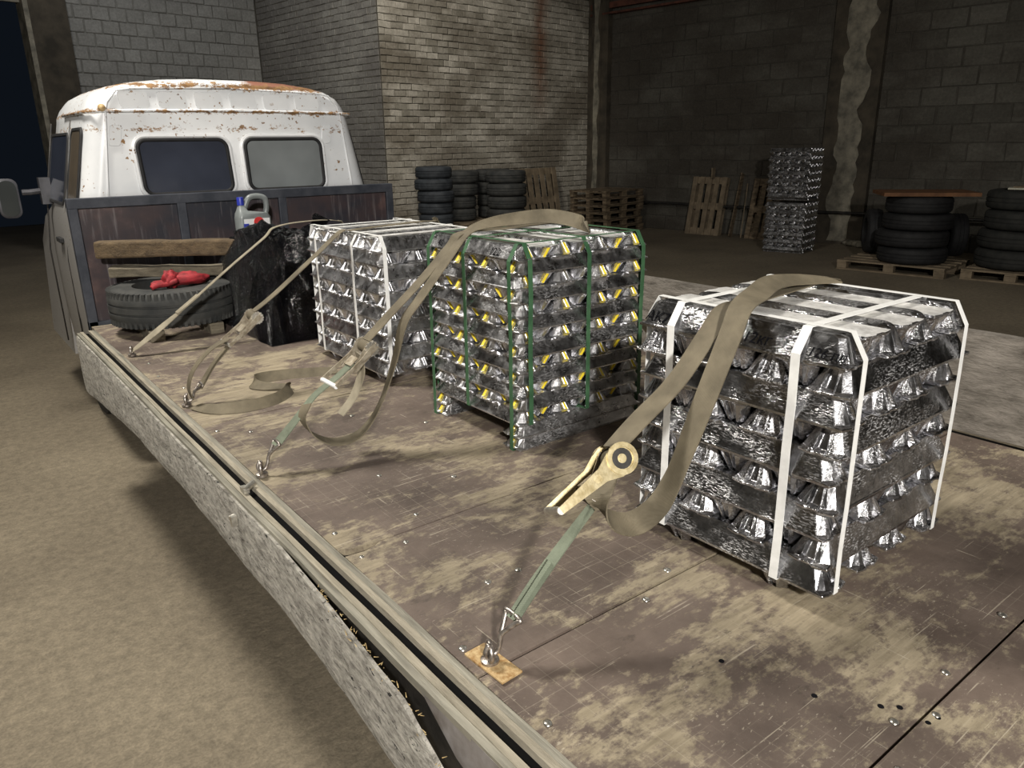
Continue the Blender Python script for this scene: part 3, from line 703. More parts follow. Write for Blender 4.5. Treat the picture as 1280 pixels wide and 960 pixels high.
def band(root, axis, c, a0, a1, z0, z1, w, mat, off=.004, name='strapping_band'):
    """closed band round a pack; axis 'X': runs in the XZ plane at y=c"""
    P = [(a0 - off, z0 + .0), (a0 - off, z1 - .046), (a0 + .026, z1 + off), (a1 - .026, z1 + off), (a1 + off, z1 - .046), (a1 + off, z0), (a1 - .03, z0 - .002), (a0 + .03, z0 - .002)]
    rings = []
    Q = []
    for i in range(len(P)):
        a = P[i]; b = P[(i + 1) % len(P)]; m = 5 if i in (0, 2, 4) else 1
        for t in range(m): Q.append((a[0] + (b[0] - a[0]) * t / m + rnd(-.0015, .0015), a[1] + (b[1] - a[1]) * t / m))
    cen = ((a0 + a1) / 2, (z0 + z1) / 2)
    for (a, z) in Q:
        dx, dz = a - cen[0], z - cen[1]; l = math.hypot(dx, dz); k = 1 + .0014 / l
        wob = rnd(-.0015, .0015) + c
        o_, i_ = (cen[0] + dx * k, cen[1] + dz * k), (a, z)
        r = []
        for (p, s) in ((i_, -1), (i_, 1), (o_, 1), (o_, -1)):
            r.append((p[0], wob + s * w / 2, p[1]) if axis == 'X' else (wob + s * w / 2, p[0], p[1]))
        rings.append(r)
    rings.append(rings[0])
    return MB().loft(rings, True, False).build(name, mat, root)
def writing(root, text, loc, rot, size, mat, name='handwriting', shear=.2, ext=.0004):
    cu = bpy.data.curves.new(name, 'FONT'); cu.body = text; cu.size = size; cu.extrude = ext; cu.shear = shear; cu.align_x = 'CENTER'; cu.resolution_u = 2
    cu.offset = -size * .006
    tmp = bpy.data.objects.new(name, cu); COL.objects.link(tmp); bpy.context.view_layer.update()
    me = bpy.data.meshes.new_from_object(tmp.evaluated_get(bpy.context.evaluated_depsgraph_get())); bpy.data.objects.remove(tmp)
    me.materials.clear(); me.materials.append(mat)
    o = bpy.data.objects.new(name, me); COL.objects.link(o); o.parent = root; o.location = Vector(loc) - WL(root); o.rotation_euler = rot
    return o

# near pack
NX0, NY0, NSX, NSY = 1.31, .675, .525, .53
P1 = thing('ingot_pack', 'nearest bundle of dark shiny aluminium ingots tied with white bands, raised on feet', 'ingot bundle', (NX0 + NSX / 2, NY0 + NSY / 2, D), 'ingot bundles on the truck bed')
pack(P1, NX0, NY0, D + .052, NSX, NSY, 9, .0605, 7, 7, .092, .046, [MT['alu'], MT['yellow'], MT['alu_skin']], [()], [(NY0 + .13, D + .002, True), (NY0 + .40, D + .002, True)], k=5)
NT = D + .052 + 9 * .0605
for y in (.785, 1.10): band(P1, 'X', y, NX0, NX0 + NSX, D + .05, NT, .020, MT['white_band'])
for x in (1.355, 1.79): band(P1, 'Y', x, NY0, NY0 + NSY, D + .05, NT + .002, .016, MT['white_band'])
# the top left ingot's sloping side carries the writing
tilt = math.radians(67)
for t, y, s in (('АК7', 1.155, .036), ('12кг', .885, .034), ('126 пл', .728, .027)):
    writing(P1, t, (NX0 + .003, y, NT - .046), (tilt, 0, -math.pi / 2), s, MT['ink'])
# middle pack
MX0, MY0, MSX, MSY = 1.385, 1.765, .57, .535
P2 = thing('ingot_pack', 'tall middle bundle of ingots with yellow paint marks, tied with green bands', 'ingot bundle', (MX0 + MSX / 2, MY0 + MSY / 2, D), 'ingot bundles on the truck bed')
pack(P2, MX0, MY0, D + .088, MSX, MSY, 13, .0438, 7, 7, .092, .048, [MT['alu_mid'], MT['yellow'], MT['alu_skin']], [(2,), (2, 4), (4,), (2, 4), (4,)], [(MY0 + .05, D, False), (MY0 + .05, D + .043, False), (MY0 + MSY - .05, D, False), (MY0 + MSY - .05, D + .043, False)], k=8)
MTp = D + .088 + 13 * .0438
for y, zb in ((1.80, D + .001), (2.045, D + .09), (2.262, D + .001)): band(P2, 'X', y, MX0, MX0 + MSX, zb, MTp, .017, MT['green_band'])
for x, zb in ((1.43, D + .088), (1.675, D + .088), (1.925, D + .088)): band(P2, 'Y', x, MY0, MY0 + MSY, zb, MTp + .002, .017, MT['green_band'])
writing(P2, '122', (MX0 + .001, 1.885, MTp - .034), (tilt, 0, -math.pi / 2), .034, MT['ink'])
writing(P2, '40', (MX0 + .001, 2.195, MTp - .034), (tilt, 0, -math.pi / 2), .034, MT['ink'])
# far pack
FX0, FY0, FSX, FSY = 1.40, 2.665, .52, .69
P3 = thing('ingot_pack', 'third bundle of silver ingots tied with white bands, standing before the black wrapped load', 'ingot bundle', (FX0 + FSX / 2, FY0 + FSY / 2, D), 'ingot bundles on the truck bed')
pack(P3, FX0, FY0, D + .04, FSX, FSY, 10, .0565, 7, 9, .092, .046, [MT['alu_mid'], MT['yellow'], MT['alu_skin']], [()], [(FY0 + .12, D - .006, True), (FY0 + .56, D - .006, True)], k=5)
FT = D + .04 + 10 * .0565
for y in (2.89, 3.25): band(P3, 'X', y, FX0, FX0 + FSX, D + .04, FT, .017, MT['white_band'])
for x in (1.425, 1.85): band(P3, 'Y', x, FY0, FY0 + FSY, D + .04, FT + .002, .017, MT['white_band'])

# ------------------------------------------------------------ black wrapped load, canister, tyre, timbers
def heap(name, x0, x1, y0, y1, hfun, mat, seed, nx=44, ny=52, amp=.03):
    mb = MB(); rings = []
    for i in range(nx + 1):
        u = i / nx * 2 - 1; row = []
        for j in range(ny + 1):
            v = j / ny * 2 - 1
            r = max(abs(u), abs(v)); 
            x = x0 + (x1 - x0) * (u + 1) / 2; y = y0 + (y1 - y0) * (v + 1) / 2
            e = max(0, 1 - (abs(u) ** 5 + abs(v) ** 5) ** .2); side = min(1, e / .22) ** .42
            z = D + hfun((u + 1) / 2, (v + 1) / 2) * side
            nv = noise.noise_vector(Vector((x * 9, y * 9, z * 9 + seed))) * amp
            cr = abs(noise.noise(Vector((x * 16 + seed, y * 16, z * 16)))) * amp * 1.3
            p = Vector((x, y, z)) + nv * (1 if e > 0 else .3) + Vector((0, 0, -cr * side))
            p.z = max(p.z, D + .002); row.append(p)
        rings.append(row)
    mb.loft(rings, False); return mb.build(name, mat, smooth=True)
hp = heap('wrapped_load', 1.27, 1.90, 3.62, 4.66, lambda u, v: (.54 if v < .55 else .54 - (v - .55) * .45) * (.90 + .10 * math.sin(u * 4.2 + .2) + .04 * math.sin(v * 14 + u * 6)), MT['black_plastic'], 3, amp=.05)
tag(hp, 'lumpy load wrapped in shiny black plastic film between far ingots and headboard', 'wrapped load')
fl_ = MB(); rr_ = []
for i in range(9):
    t = i / 8; rr_.append([(1.60 + .10 * t, 3.9 + .03 * math.sin(t * 9), D + .52 + .09 * t), (1.63 + .12 * t, 3.85, D + .50 + .06 * t + .012 * math.sin(t * 8))])
fl_.loft(rr_, False); ff = fl_.build('film_flap', MT['black_plastic'], hp); md = ff.modifiers.new('s', 'SOLIDIFY'); md.thickness = .002
# canister
CN = thing('oil_canister', 'grey plastic oil canister with blue cap standing against the headboard', 'canister', (1.56, 4.50, D + .375))
def cring(z, x0, x1, d, r=.02): 
    return [((x0 + x1) / 2 + a, 4.50 + b, D + z) for a, b in rrect((x1 - x0) / 2, d, r, 4)]
cb = MB().loft([cring(.375, 1.475, 1.645, .045), cring(.382, 1.465, 1.655, .052), cring(.56, 1.465, 1.655, .052), cring(.585, 1.47, 1.64, .05), cring(.60, 1.475, 1.53, .035, .015), cring(.635, 1.485, 1.515, .015, .01)], True, True)
cb.build('body', MT['can_grey'], CN, smooth=2)
hd = MB(); pth = spline([(1.51, 4.5, D + .595), (1.535, 4.5, D + .650), (1.56, 4.5, D + .675), (1.61, 4.5, D + .678), (1.645, 4.5, D + .66), (1.648, 4.5, D + .61), (1.635, 4.5, D + .57)], 5)
hd.tube(pth, .0165, 10); hd.build('handle', MT['can_grey'], CN, smooth=True)
MB().lathe([(.0001, .045), (.018, .045), (.020, .04), (.020, 0), (.0001, 0)], (1.499, 4.5, D + .632), n=18).build('cap', MT['blue'], CN, smooth=2)
MB().box((1.49, 4.444, D + .42), (1.64, 4.449, D + .555)).build('label', MT['label_white'], CN)
MB().box((1.485, 4.441, D + .40), (1.515, 4.4445, D + .53)).build('label_stripe', MT['blue'], CN)
MB().lathe([(.0001, .002), (.030, .002), (.030, 0)], (1.575, 4.4435, D + .535), (0, -1, 0), 20).build('label_emblem', MT['label_red'], CN)
def tyre(name, c, r, w, mat, axis=(0, 0, 1), treads=True, n=48, hole=.58):
    mb = MB(); pr = [(r * hole, -w * .36), (r * hole * 1.04, -w / 2), (r * .82, -w * .52), (r * .94, -w * .46), (r * .985, -w * .36), (r, -w * .2), (r * 1.0, -w * .14), (r * .975, -w * .13), (r * .975, -w * .09), (r, -w * .08), (r, w * .08), (r * .975, w * .09), (r * .975, w * .13), (r, w * .14), (r, w * .2), (r * .985, w * .36), (r * .94, w * .46), (r * .82, w * .52), (r * hole * 1.04, w / 2), (r * hole, w * .36), (r * hole * 1.02, 0), (r * hole, -w * .36)]
    mb.lathe(pr, c, axis, n)
    return mb
tb = tyre('spare_tyre', (1.03, 4.385, D + .155), .325, .19, MT['rubber_grey'], n=64)
a = Vector((1.03, 4.385, D + .155))
for k in range(64):       # shoulder lugs
    t = 2 * math.pi * k / 64; d = Vector((math.cos(t), math.sin(t), 0)); s_ = Vector((-d.y, d.x, 0))
    for sg in (-1, 1):
        p = a + d * .309 + Vector((0, 0, sg * .075)); tb.beam(p - d * .012, p + d * .013, .016, .030)
TY = tb.build('spare_tyre', MT['rubber_grey'], smooth=2); tag(TY, 'worn truck tyre lying flat on the bed beside the headboard', 'tyre')
for x in (.86, 1.16):
    tag(MB().beam((x, 4.1, D + .028), (x + .02, 4.68, D + .028), .07, .055, seg=4, jit=.003).build('wood_block', MT['timber_grey']), 'left short batten under the lying tyre' if x < 1 else 'right short batten under the lying tyre', 'wood')
tm = MB().beam((.735, 4.63, D + .435), (1.52, 4.20, D + .425), .085, .088, seg=14, jit=.003)
tag(tm.build('timber_beam', MT['timber'], smooth=False, bevel=.012), 'brown squared timber beam above the tyre, end towards the left', 'timber')
tm = MB().beam((.78, 4.60, D + .315), (1.47, 4.34, D + .285), .11, .055, seg=10, jit=.004)
tag(tm.build('timber_plank', MT['timber_grey'], bevel=.006), 'grey rough plank lying below the timber beam, behind the tyre', 'timber')
# red crumpled glove pair on the tyre
rd = MB(); rings = []
def blob(mb, c, rx, ry, rz, ang, seed, n=18, m=12, amp=.25):
    rings = []
    for i in range(m + 1):
        ph = -math.pi / 2 + math.pi * i / m; row = []
        for k in range(n):
            t = 2 * math.pi * k / n; p = Vector((math.cos(ph) * math.cos(t), math.cos(ph) * math.sin(t), math.sin(ph)))
            s = 1 + amp * noise.noise(p * 2.2 + Vector((seed, 0, 0))) + amp * .5 * noise.noise(p * 5 + Vector((seed, 3, 0)))
            q = Vector((p.x * rx * s, p.y * ry * s, p.z * rz * s)); q.rotate(Matrix.Rotation(ang, 3, 'Z')); row.append(Vector(c) + q)
        rings.append(row)
    mb.loft(rings, True)
blob(rd, (1.08, 4.27, D + .285), .115, .055, .035, -.25, 1); blob(rd, (1.0, 4.25, D + .290), .06, .035, .045, .9, 5, amp=.4)
for i in range(4): 
    p0 = Vector((.97, 4.20 + i * .028, D + .275)); rd.tube(spline([p0 + Vector((.05, 0, .015)), p0, p0 + Vector((-.05, -.01, .0)), p0 + Vector((-.085 + i * .01, -.015, -.008))], 3), .013, 8)
tag(rd.build('red_glove', MT['red_cloth'], smooth=True), 'crumpled red cloth glove lying on the tyre', 'glove')

# ------------------------------------------------------------ ratchet straps
def path_ribbon(keys, w, mat, name, root, n=6, t=.003):
    """keys: (x, y, z above deck, width vector)"""
    P = spline([(k[0], k[1], D + k[2]) for k in keys], n)
    Wv = spline([Vector(k[3]) for k in keys], n)
    return MB().ribbon(P, Wv, w, t).build(name, mat, root, smooth=2)
Y_ = (0, 1, 0)
def frame(o, d, wdir):
    d = Vector(d).normalized(); w = Vector(wdir); w = (w - w.dot(d) * d).normalized(); u = d.cross(w)
    if u.z < 0: u = -u
    return Vector(o), d, w, u
def ratchet(root, o, d, wdir, w, hang, grip_mat, body_mat, hl=.145, brass=False):
    """o spindle; d = towards the load; w half width; hang = handle direction angle (rad) from -d lifted off the strap"""
    o, d, y, u = frame(o, d, wdir)
    def P(a, b, c): return o + d * a + y * b + u * c
    # base frame side plates
    for s in (-1, 1):
        mb = MB(); out = [(-.095, -.014), (-.095, .004), (-.05, .012), (0, .024), (.02, .016), (.024, 0), (.018, -.016), (-.04, -.016)]
        mb.loft([[P(a, s * w, c) for a, c in out], [P(a, s * (w + .0025), c) for a, c in out]], True, True); mb.build('frame_plate', body_mat, root)
    mb = MB().tube([P(-.088, -w, -.006), P(-.088, w, -.006)], .006, 10); mb.build('frame_pin', MT['hook'], root, smooth=True)
    # spindle with wound webbing and ratchet wheels
    MB().tube([P(0, -w - .012, 0), P(0, w + .012, 0)], .008, 12).build('spindle', MT['zinc'], root, smooth=2)
    MB().tube([P(0, -w * .82, 0), P(0, w * .82, 0)], .020, 16).build('wound_webbing', MT['webbing'], root, smooth=2)
    for s in (-1, 1):
        mb = MB(); rings = []
        for b in (s * (w + .004), s * (w + .008)):
            rings.append([o + y * b + (d * math.cos(t) + u * math.sin(t)) * (.026 if k % 2 else .0215) for k, t in enumerate([2 * math.pi * q / 28 for q in range(28)])])
        mb.loft(rings, True, True); mb.build('ratchet_wheel', MT['brass'] if brass else MT['zinc'], root)
    # handle: two shaped side plates and a grip
    ca, sa = math.cos(hang), math.sin(hang)
    def Hn(a, b, c): return P(-a * ca - c * sa, b, a * sa - c * ca)
    for s in (-1, 1):
        b0 = s * (w + .010); fl = s * .006
        q_ = 1.15 if brass else .42; out = [(0, .026 * q_), (.02, .024 * q_), (.05, .013 * q_), (hl, .007), (hl, -.007), (.05, -.012 * q_), (.02, -.022 * q_), (0, -.026 * q_), (-.02, -.018 * q_), (-.026 * q_, 0), (-.02, .018 * q_)]
        mb = MB(); mb.loft([[Hn(a, b0 + (fl * a / hl), c) for a, c in out], [Hn(a, b0 + s * .003 + (fl * a / hl), c) for a, c in out]], True, True)
        hp_ = mb.build('handle_plate', MT['brass'] if brass else body_mat, root)
        if brass:
            mb = MB(); cc = Hn(0, b0 + s * .003, 0); mb.lathe([(.031, 0), (.031, .005), (.022, .005), (.022, .001), (.007, .001), (.007, .005), (.0001, .005)], cc, y * s, 24); mb.build('wheel_cover', MT['brass'], hp_, smooth=2)
            mb = MB(); cc = Hn(.062, b0 + s * .003, 0); mb.lathe([(.008, 0), (.008, .003), (.0001, .003)], cc, y * s, 14); mb.build('rivet', MT['brass'], hp_, smooth=2)
            mb = MB(); e_ = b0 + s * .0032
            for (a_, c_, r1) in ((.0, .0, .020), (.038, .008, .003), (.038, -.008, .003)):
                if r1 > .01: mb.lathe([(r1, 0), (r1, .001), (.009, .001)], Hn(a_, e_, c_), y * s, 18)
                else: mb.lathe([(r1, 0), (r1, .0008), (.0001, .0008)], Hn(a_, e_, c_), y * s, 10)
            mb.loft([[Hn(a_, e_, c_) for a_, c_ in ((.03, .012), (.085, .006), (.085, .002), (.03, .005))], [Hn(a_, e_ + s * .0008, c_) for a_, c_ in ((.03, .012), (.085, .006), (.085, .002), (.03, .005))]], True, True)
            mb.build('plate_recess', MT['steel_dark'], hp_)
    MB().tube([Hn(hl, -w - .018, 0), Hn(hl, w + .018, 0)], .0075, 12).build('grip', grip_mat, root, smooth=2)
    MB().loft([[Hn(.05, -w * .7, -.004), Hn(.05, w * .7, -.004), Hn(.085, w * .7, -.004), Hn(.085, -w * .7, -.004)], [Hn(.05, -w * .7, 0), Hn(.05, w * .7, 0), Hn(.085, w * .7, 0), Hn(.085, -w * .7, 0)]], True, True).build('release_plate', body_mat, root)
def deck_eye(x, y, plate=True, parent=TR):
    if plate:
        M = Matrix.Translation((x, y, D)) @ Matrix.Rotation(.06, 4, 'Z')
        pl = MB().box((-.022, -.062, .0015), (.028, .052, .0065), M=M).build('anchor_plate', MT['rust_plate'], parent, bevel=.001)
    MB().lathe([(.018, 0), (.018, .008), (.012, .011), (.0001, .011)], (x, y, D + .004), n=18).build('anchor_nut', MT['hook'], parent, smooth=2)
    pts = [Vector((x, y, D + .028)) + Vector((0.4 * math.cos(t), .9 * math.cos(t), math.sin(t))) * .019 for t in [2 * math.pi * k / 16 for k in range(16)]]
    MB().tube(pts, .0055, 8, closed=True).build('anchor_eye', MT['hook'], parent, smooth=True)
def hook(root, p, q, r=.0052):
    """claw hook from eye p up to the webbing end q"""
    p = Vector(p); q = Vector(q); d = (q - p).normalized(); s = Vector((0, 1, 0))
    u = d.cross(s).normalized(); l = (q - p).length
    k = spline([p + u * .016 + d * .012, p + u * .013 - d * .006, p - d * .013, p - u * .013 - d * .002, p - u * .010 + d * .016, p + d * (l * .55), q - s * .016, q + d * .010 - s * .021, q + d * .012 + s * .021, q + s * .016, p + d * (l * .55) + s * .003], 4)
    MB().tube(k, r, 8).build('hook', MT['hook'], root, smooth=True)

# strap A, nearest pack
SA = thing('ratchet_strap', 'olive ratchet strap with brass-coloured ratchet pulled over the nearest ingot bundle', 'ratchet strap', (.70, .98, D), 'ratchet straps holding the load')
deck_eye(.70, .992)
hook(SA, (.700, .985, D + .034), (.738, .975, D + .092))
path_ribbon([(.742, .975, .090, (0, .45, .25)), (.80, .972, .150, (0, .5, .3)), (.87, .967, .215, (.1, 1, .1)), (.925, .955, .275, (.3, 1, 0))], .026, MT['webbing_green'], 'lower_webbing', SA)
MB().ribbon([(.742, .973, D + .094), (.83, .968, D + .186)], [(0, .5, -.8)] * 2, .020, .008).build('lower_webbing_fold', MT['webbing_green'], SA)
ratchet(SA, (.968, .94, D + .368), (.30, .02, .27), (.50, .80, -.25), .027, .30, MT['zinc'], MT['hook'], .155, True)
path_ribbon([(.970, .945, .390, (.3, 1, 0)), (1.05, .955, .425, Y_), (1.17, .965, .480, Y_), (1.275, .97, .568, Y_), (1.325, .972, .607, Y_), (1.42, .98, .611, Y_), (1.60, 1.0, .612, Y_), (1.80, 1.02, .612, Y_), (1.85, 1.025, .585, Y_), (1.95, 1.03, .47, Y_), (2.30, 1.05, .15, Y_), (2.52, 1.06, .03, Y_)], .050, MT['webbing'], 'tension_webbing', SA)
path_ribbon([(.930, .925, .352, (.2, 1, .2)), (.893, .905, .325, (0, .8, .5)), (.905, .885, .285, (0, .75, .6)), (.955, .875, .262, (.1, .8, .5)), (1.02, .875, .275, (.3, 1, .3)), (1.07, .88, .315, (.4, 1, .2)), (1.115, .885, .375, (.3, 1, .1)), (1.175, .895, .455, (.1, 1, .1)), (1.255, .905, .570, (0, 1, .1)), (1.30, .915, .622, (0, 1, .1)), (1.40, .95, .632, (0, 1, .3)), (1.54, 1.0, .636, (0, .9, .35)), (1.66, 1.0, .628, (.15, .9, .3)), (1.76, .975, .618, (.3, .9, .1))], .052, MT['webbing'], 'loose_tail', SA)
# strap B, middle pack
SBt = thing('ratchet_strap', 'olive ratchet strap with green lower webbing and drooping tail over the middle ingot bundle', 'ratchet strap', (.67, 2.12, D), 'ratchet straps holding the load')
deck_eye(.672, 2.12, False)
hook(SBt, (.675, 2.118, D + .034), (.722, 2.12, D + .090))
path_ribbon([(.722, 2.12, .088, (0, .6, .3)), (.79, 2.12, .150, (0, 1, .2)), (.86, 2.115, .220, Y_), (.93, 2.11, .262, Y_), (.99, 2.11, .300, Y_)], .034, MT['webbing_green'], 'lower_webbing', SBt)
ratchet(SBt, (1.045, 2.11, D + .345), (.2, 0, .17), Y_, .032, .10, MT['label_white'], MT['ratchet_dusty'], .165)
path_ribbon([(1.045, 2.11, .366, Y_), (1.12, 2.11, .425, Y_), (1.26, 2.115, .530, Y_), (1.38, 2.12, .630, Y_), (1.43, 2.12, .668, Y_), (1.62, 2.12, .670, Y_), (1.90, 2.12, .670, Y_), (1.96, 2.12, .62, Y_), (2.2, 2.12, .35, Y_), (2.52, 2.12, .03, Y_)], .048, MT['webbing'], 'tension_webbing', SBt)
path_ribbon([(1.78, 1.88, .677, (.3, .8, .1)), (1.80, 1.96, .692, (.1, .6, .8)), (1.74, 2.04, .708, (0, .4, 1)), (1.62, 2.09, .702, (0, .6, .8)), (1.50, 2.10, .690, (0, .9, .4)), (1.42, 2.09, .664, Y_), (1.33, 2.07, .590, Y_), (1.22, 2.06, .485, Y_), (1.155, 2.06, .415, Y_), (1.115, 2.06, .300, (.2, 1, 0)), (1.045, 2.05, .165, (.4, 1, 0)), (.965, 2.04, .092, (.3, 1, .1)), (.885, 2.05, .080, (.1, 1, .2)), (.825, 2.07, .115, (0, 1, .2)), (.805, 2.09, .165, Y_), (.83, 2.11, .20, Y_)], .048, MT['webbing'], 'loose_tail', SBt)
path_ribbon([(1.02, 2.12, .325, Y_), (1.03, 2.13, .26, Y_), (1.00, 2.14, .18, Y_), (.95, 2.14, .13, Y_)], .044, MT['webbing_pale'], 'webbing_end', SBt)
# strap C, far pack
SCt = thing('ratchet_strap', 'dusty olive ratchet strap with its tail coiled on the bed, over the third ingot bundle', 'ratchet strap', (.68, 2.94, D), 'ratchet straps holding the load')
deck_eye(.682, 2.945, False)
hook(SCt, (.69, 2.94, D + .034), (.735, 2.935, D + .075))
path_ribbon([(.735, 2.93, .07, (0, 1, .1)), (.80, 2.93, .155, Y_), (.87, 2.93, .220, Y_)], .046, MT['webbing'], 'lower_webbing', SCt)
path_ribbon([(.70, 2.925, .035, Y_), (.692, 2.92, .085, Y_), (.72, 2.92, .15, Y_), (.79, 2.92, .215, Y_), (.86, 2.92, .245, Y_)], .040, MT['webbing'], 'lower_webbing', SCt)
ratchet(SCt, (.975, 2.93, D + .315), (.2, 0, .155), Y_, .034, .03, MT['zinc'], MT['ratchet_dusty'], .150)
path_ribbon([(.975, 2.93, .336, Y_), (1.07, 2.93, .395, Y_), (1.25, 2.93, .525, Y_), (1.375, 2.94, .612, Y_), (1.43, 2.95, .613, Y_), (1.60, 3.0, .614, Y_), (1.88, 3.03, .614, Y_), (1.95, 3.04, .57, Y_), (2.52, 3.05, .03, Y_)], .040, MT['webbing'], 'tension_webbing', SCt)
up_ = (0, .35, 1)
path_ribbon([(.70, 2.90, .010, (.3, 1, 0)), (.735, 2.81, .016, (.8, .5, .6)), (.80, 2.755, .020, (.3, .6, .9)), (.89, 2.74, .020, (0, .6, .9)), (.98, 2.77, .018, (-.3, .6, .9)), (1.05, 2.84, .016, (-.5, .5, .7)), (1.06, 2.90, .014, (.4, 1, .2)), (1.00, 2.955, .014, (.2, 1, .4)), (.965, 3.01, .020, (.9, .2, .7)), (1.01, 3.06, .022, (0, .5, .9)), (1.11, 3.05, .020, (-.1, .6, .9)), (1.22, 3.01, .016, (-.1, .6, .8)), (1.33, 2.99, .012, (-.2, 1, .3))], .046, MT['webbing'], 'loose_tail', SCt)
# strap D, wrapped load
SDt = thing('ratchet_strap', 'thin pale strap with sewn label running from the bed edge to the black wrapped load', 'ratchet strap', (.69, 3.89, D), 'ratchet straps holding the load')
deck_eye(.69, 3.89, False)
path_ribbon([(.695, 3.885, .03, Y_), (.74, 3.87, .062, (0, 1, .3)), (.83, 3.86, .125, (0, 1, .5)), (.93, 3.85, .195, Y_)], .038, MT['webbing_pale'], 'lower_webbing', SDt)
path_ribbon([(.91, 3.85, .187, Y_), (1.02, 3.85, .262, Y_)], .046, MT['webbing_pale'], 'sewn_label', SDt, t=.006)
path_ribbon([(1.0, 3.85, .245, Y_), (1.20, 3.85, .388, Y_), (1.38, 3.85, .510, Y_), (1.44, 3.85, .558, Y_), (1.6, 3.86, .575, Y_), (1.80, 3.88, .565, Y_), (1.9, 3.9, .50, Y_), (2.52, 3.95, .03, Y_)], .030, MT['webbing_pale'], 'tension_webbing', SDt)
ey = MB()
for y in (1.06, 2.12, 3.05, 3.95): ey.tube([Vector((2.54, y, D + .02)) + Vector((0, math.cos(t), math.sin(t))) * .018 for t in [2 * math.pi * k / 12 for k in range(12)]], .005, 6, closed=True)
T(ey, 'far_anchor_eyes', MT['hook'], smooth=True)

# ------------------------------------------------------------ hall clutter: pallets, tyres, far ingot stacks
def pallet_parts(root, M, l, w, h, mat, boards=5, runners=3):
    """local: length along x, width along y, lying flat, origin centre bottom"""
    def loc(mb): return mb
    base = WL(root)
    def add(name, a, b):
        mb = MB().box(a, b, jit=.003, M=M); mb.build(name, mat, root)
    bw = w / boards * .66
    for i in range(boards):
        c = -w / 2 + bw / 2 + (w - bw) * i / (boards - 1)
        add('deck_board', (-l / 2, c - bw / 2, h - .022), (l / 2, c + bw / 2, h))
    for i in range(runners):
        x = -l / 2 + .07 + (l - .14) * i / (runners - 1)
        add('stringer_board', (x - .07, -w / 2, h - .044), (x + .07, w / 2, h - .023))
        for j in range(3):
            y = -w / 2 + .06 + (w - .12) * j / 2
            add('pallet_block', (x - .07, y - .05, .022), (x + .07, y + .05, h - .045))
    for j in range(3):
        y = -w / 2 + .06 + (w - .12) * j / 2; add('bottom_board', (-l / 2, y - .05, 0), (l / 2, y + .05, .021))
def flat_pallet(p, ang, l, w, label, mat, group=None, h=.144):
    p = Vector(p); r = thing('wooden_pallet', label, 'pallet', p, group)
    pallet_parts(r, Matrix.Translation(p) @ Matrix.Rotation(ang, 4, 'Z'), l, w, h, mat); return r
HA = math.atan2(DV.y, DV.x)
def leaning_pallet(p, lean_dir, ang_up, l, w, label, mat, boards, group=None):
    """boards run up the wall; lean_dir = horizontal unit vector pointing to the wall"""
    p = Vector(p); n = Vector(lean_dir).normalized(); side = Vector((0, 0, 1)).cross(n)
    upv = (Vector((0, 0, 1)) * math.cos(ang_up) + n * math.sin(ang_up)).normalized(); nrm = side.cross(upv); 
    if nrm.dot(n) > 0: nrm = -nrm
    M = Matrix.Translation(p + upv * l / 2 + n * .0) @ Matrix(((upv.x, side.x, nrm.x, 0), (upv.y, side.y, nrm.y, 0), (upv.z, side.z, nrm.z, 0), (0, 0, 0, 1))) @ Matrix.Translation((0, 0, -.144))
    r = thing('wooden_pallet', label, 'pallet', p, group)
    pallet_parts(r, M, l, w, .144, mat, boards=boards); return r
# right: pallets with tyre stacks
ga = math.radians(30)
flat_pallet((11.68, 5.42, 0), HA, 1.5, 1.2, 'pallet of pale boards under the tyre stack right of the peeled pillar', MT['pallet_pale'], 'pallets under tyres')
flat_pallet((12.05, 3.95, 0), HA, 1.2, 1.2, 'pallet under the grey-green tyre stack at the right edge of the picture', MT['pallet_pale'], 'pallets under tyres')
def tyre_stack(c, r, w, n, mat, labels, z0, group, jit=.03, shrink=None, hole=.58):
    for i in range(n):
        rr = r * (shrink[i] if shrink else 1)
        mb = tyre('tyre', (c[0] + rnd(-jit, jit), c[1] + rnd(-jit, jit), z0 + w * (i + .5) * 1.06), rr, w, mat, n=36, hole=hole)
        o = mb.build('tyre', mat, smooth=2); tag(o, labels % (['lowest', 'second', 'third', 'fourth', 'fifth', 'sixth'][i]), 'tyre', group)
tyre_stack((11.55, 5.25), .47, .225, 4, MT['rubber'], '%s tyre from the floor in the black stack on the pallet right of the pillar', .146, 'black tyre stack', shrink=[1.0, 1.04, 1.0, .94])
tyre_stack((12.05, 4.02), .50, .25, 4, MT['rubber_far'], '%s tyre from the floor in the grey-green stack at the right edge', .146, 'grey tyre stack', shrink=[1.05, 1.03, 1.0, .95])
o = tyre('tyre', (11.90, 6.06, .146 + .36), .34, .22, MT['rubber'], (.6, -.8, 0), n=36).build('tyre', MT['rubber'], smooth=2); tag(o, 'black tyre standing upright left of the black tyre stack', 'tyre')
o = tyre('tyre', (12.38, 5.02, .146 + .34), .32, .22, MT['rubber'], (.6, -.8, 0), n=36).build('tyre', MT['rubber'], smooth=2); tag(o, 'black tyre standing upright just behind right of the black tyre stack', 'tyre')
ob = MB().box((-.62, -.42, 0), (.62, .42, .05), M=Matrix.Translation((11.62, 5.22, .146 + .225 * 1.06 * 4 + .008)) @ Matrix.Rotation(math.radians(-52), 4, 'Z'))
tag(ob.build('wooden_board', MT['orange_board']), 'orange-brown board lying on top of the black tyre stack', 'board')
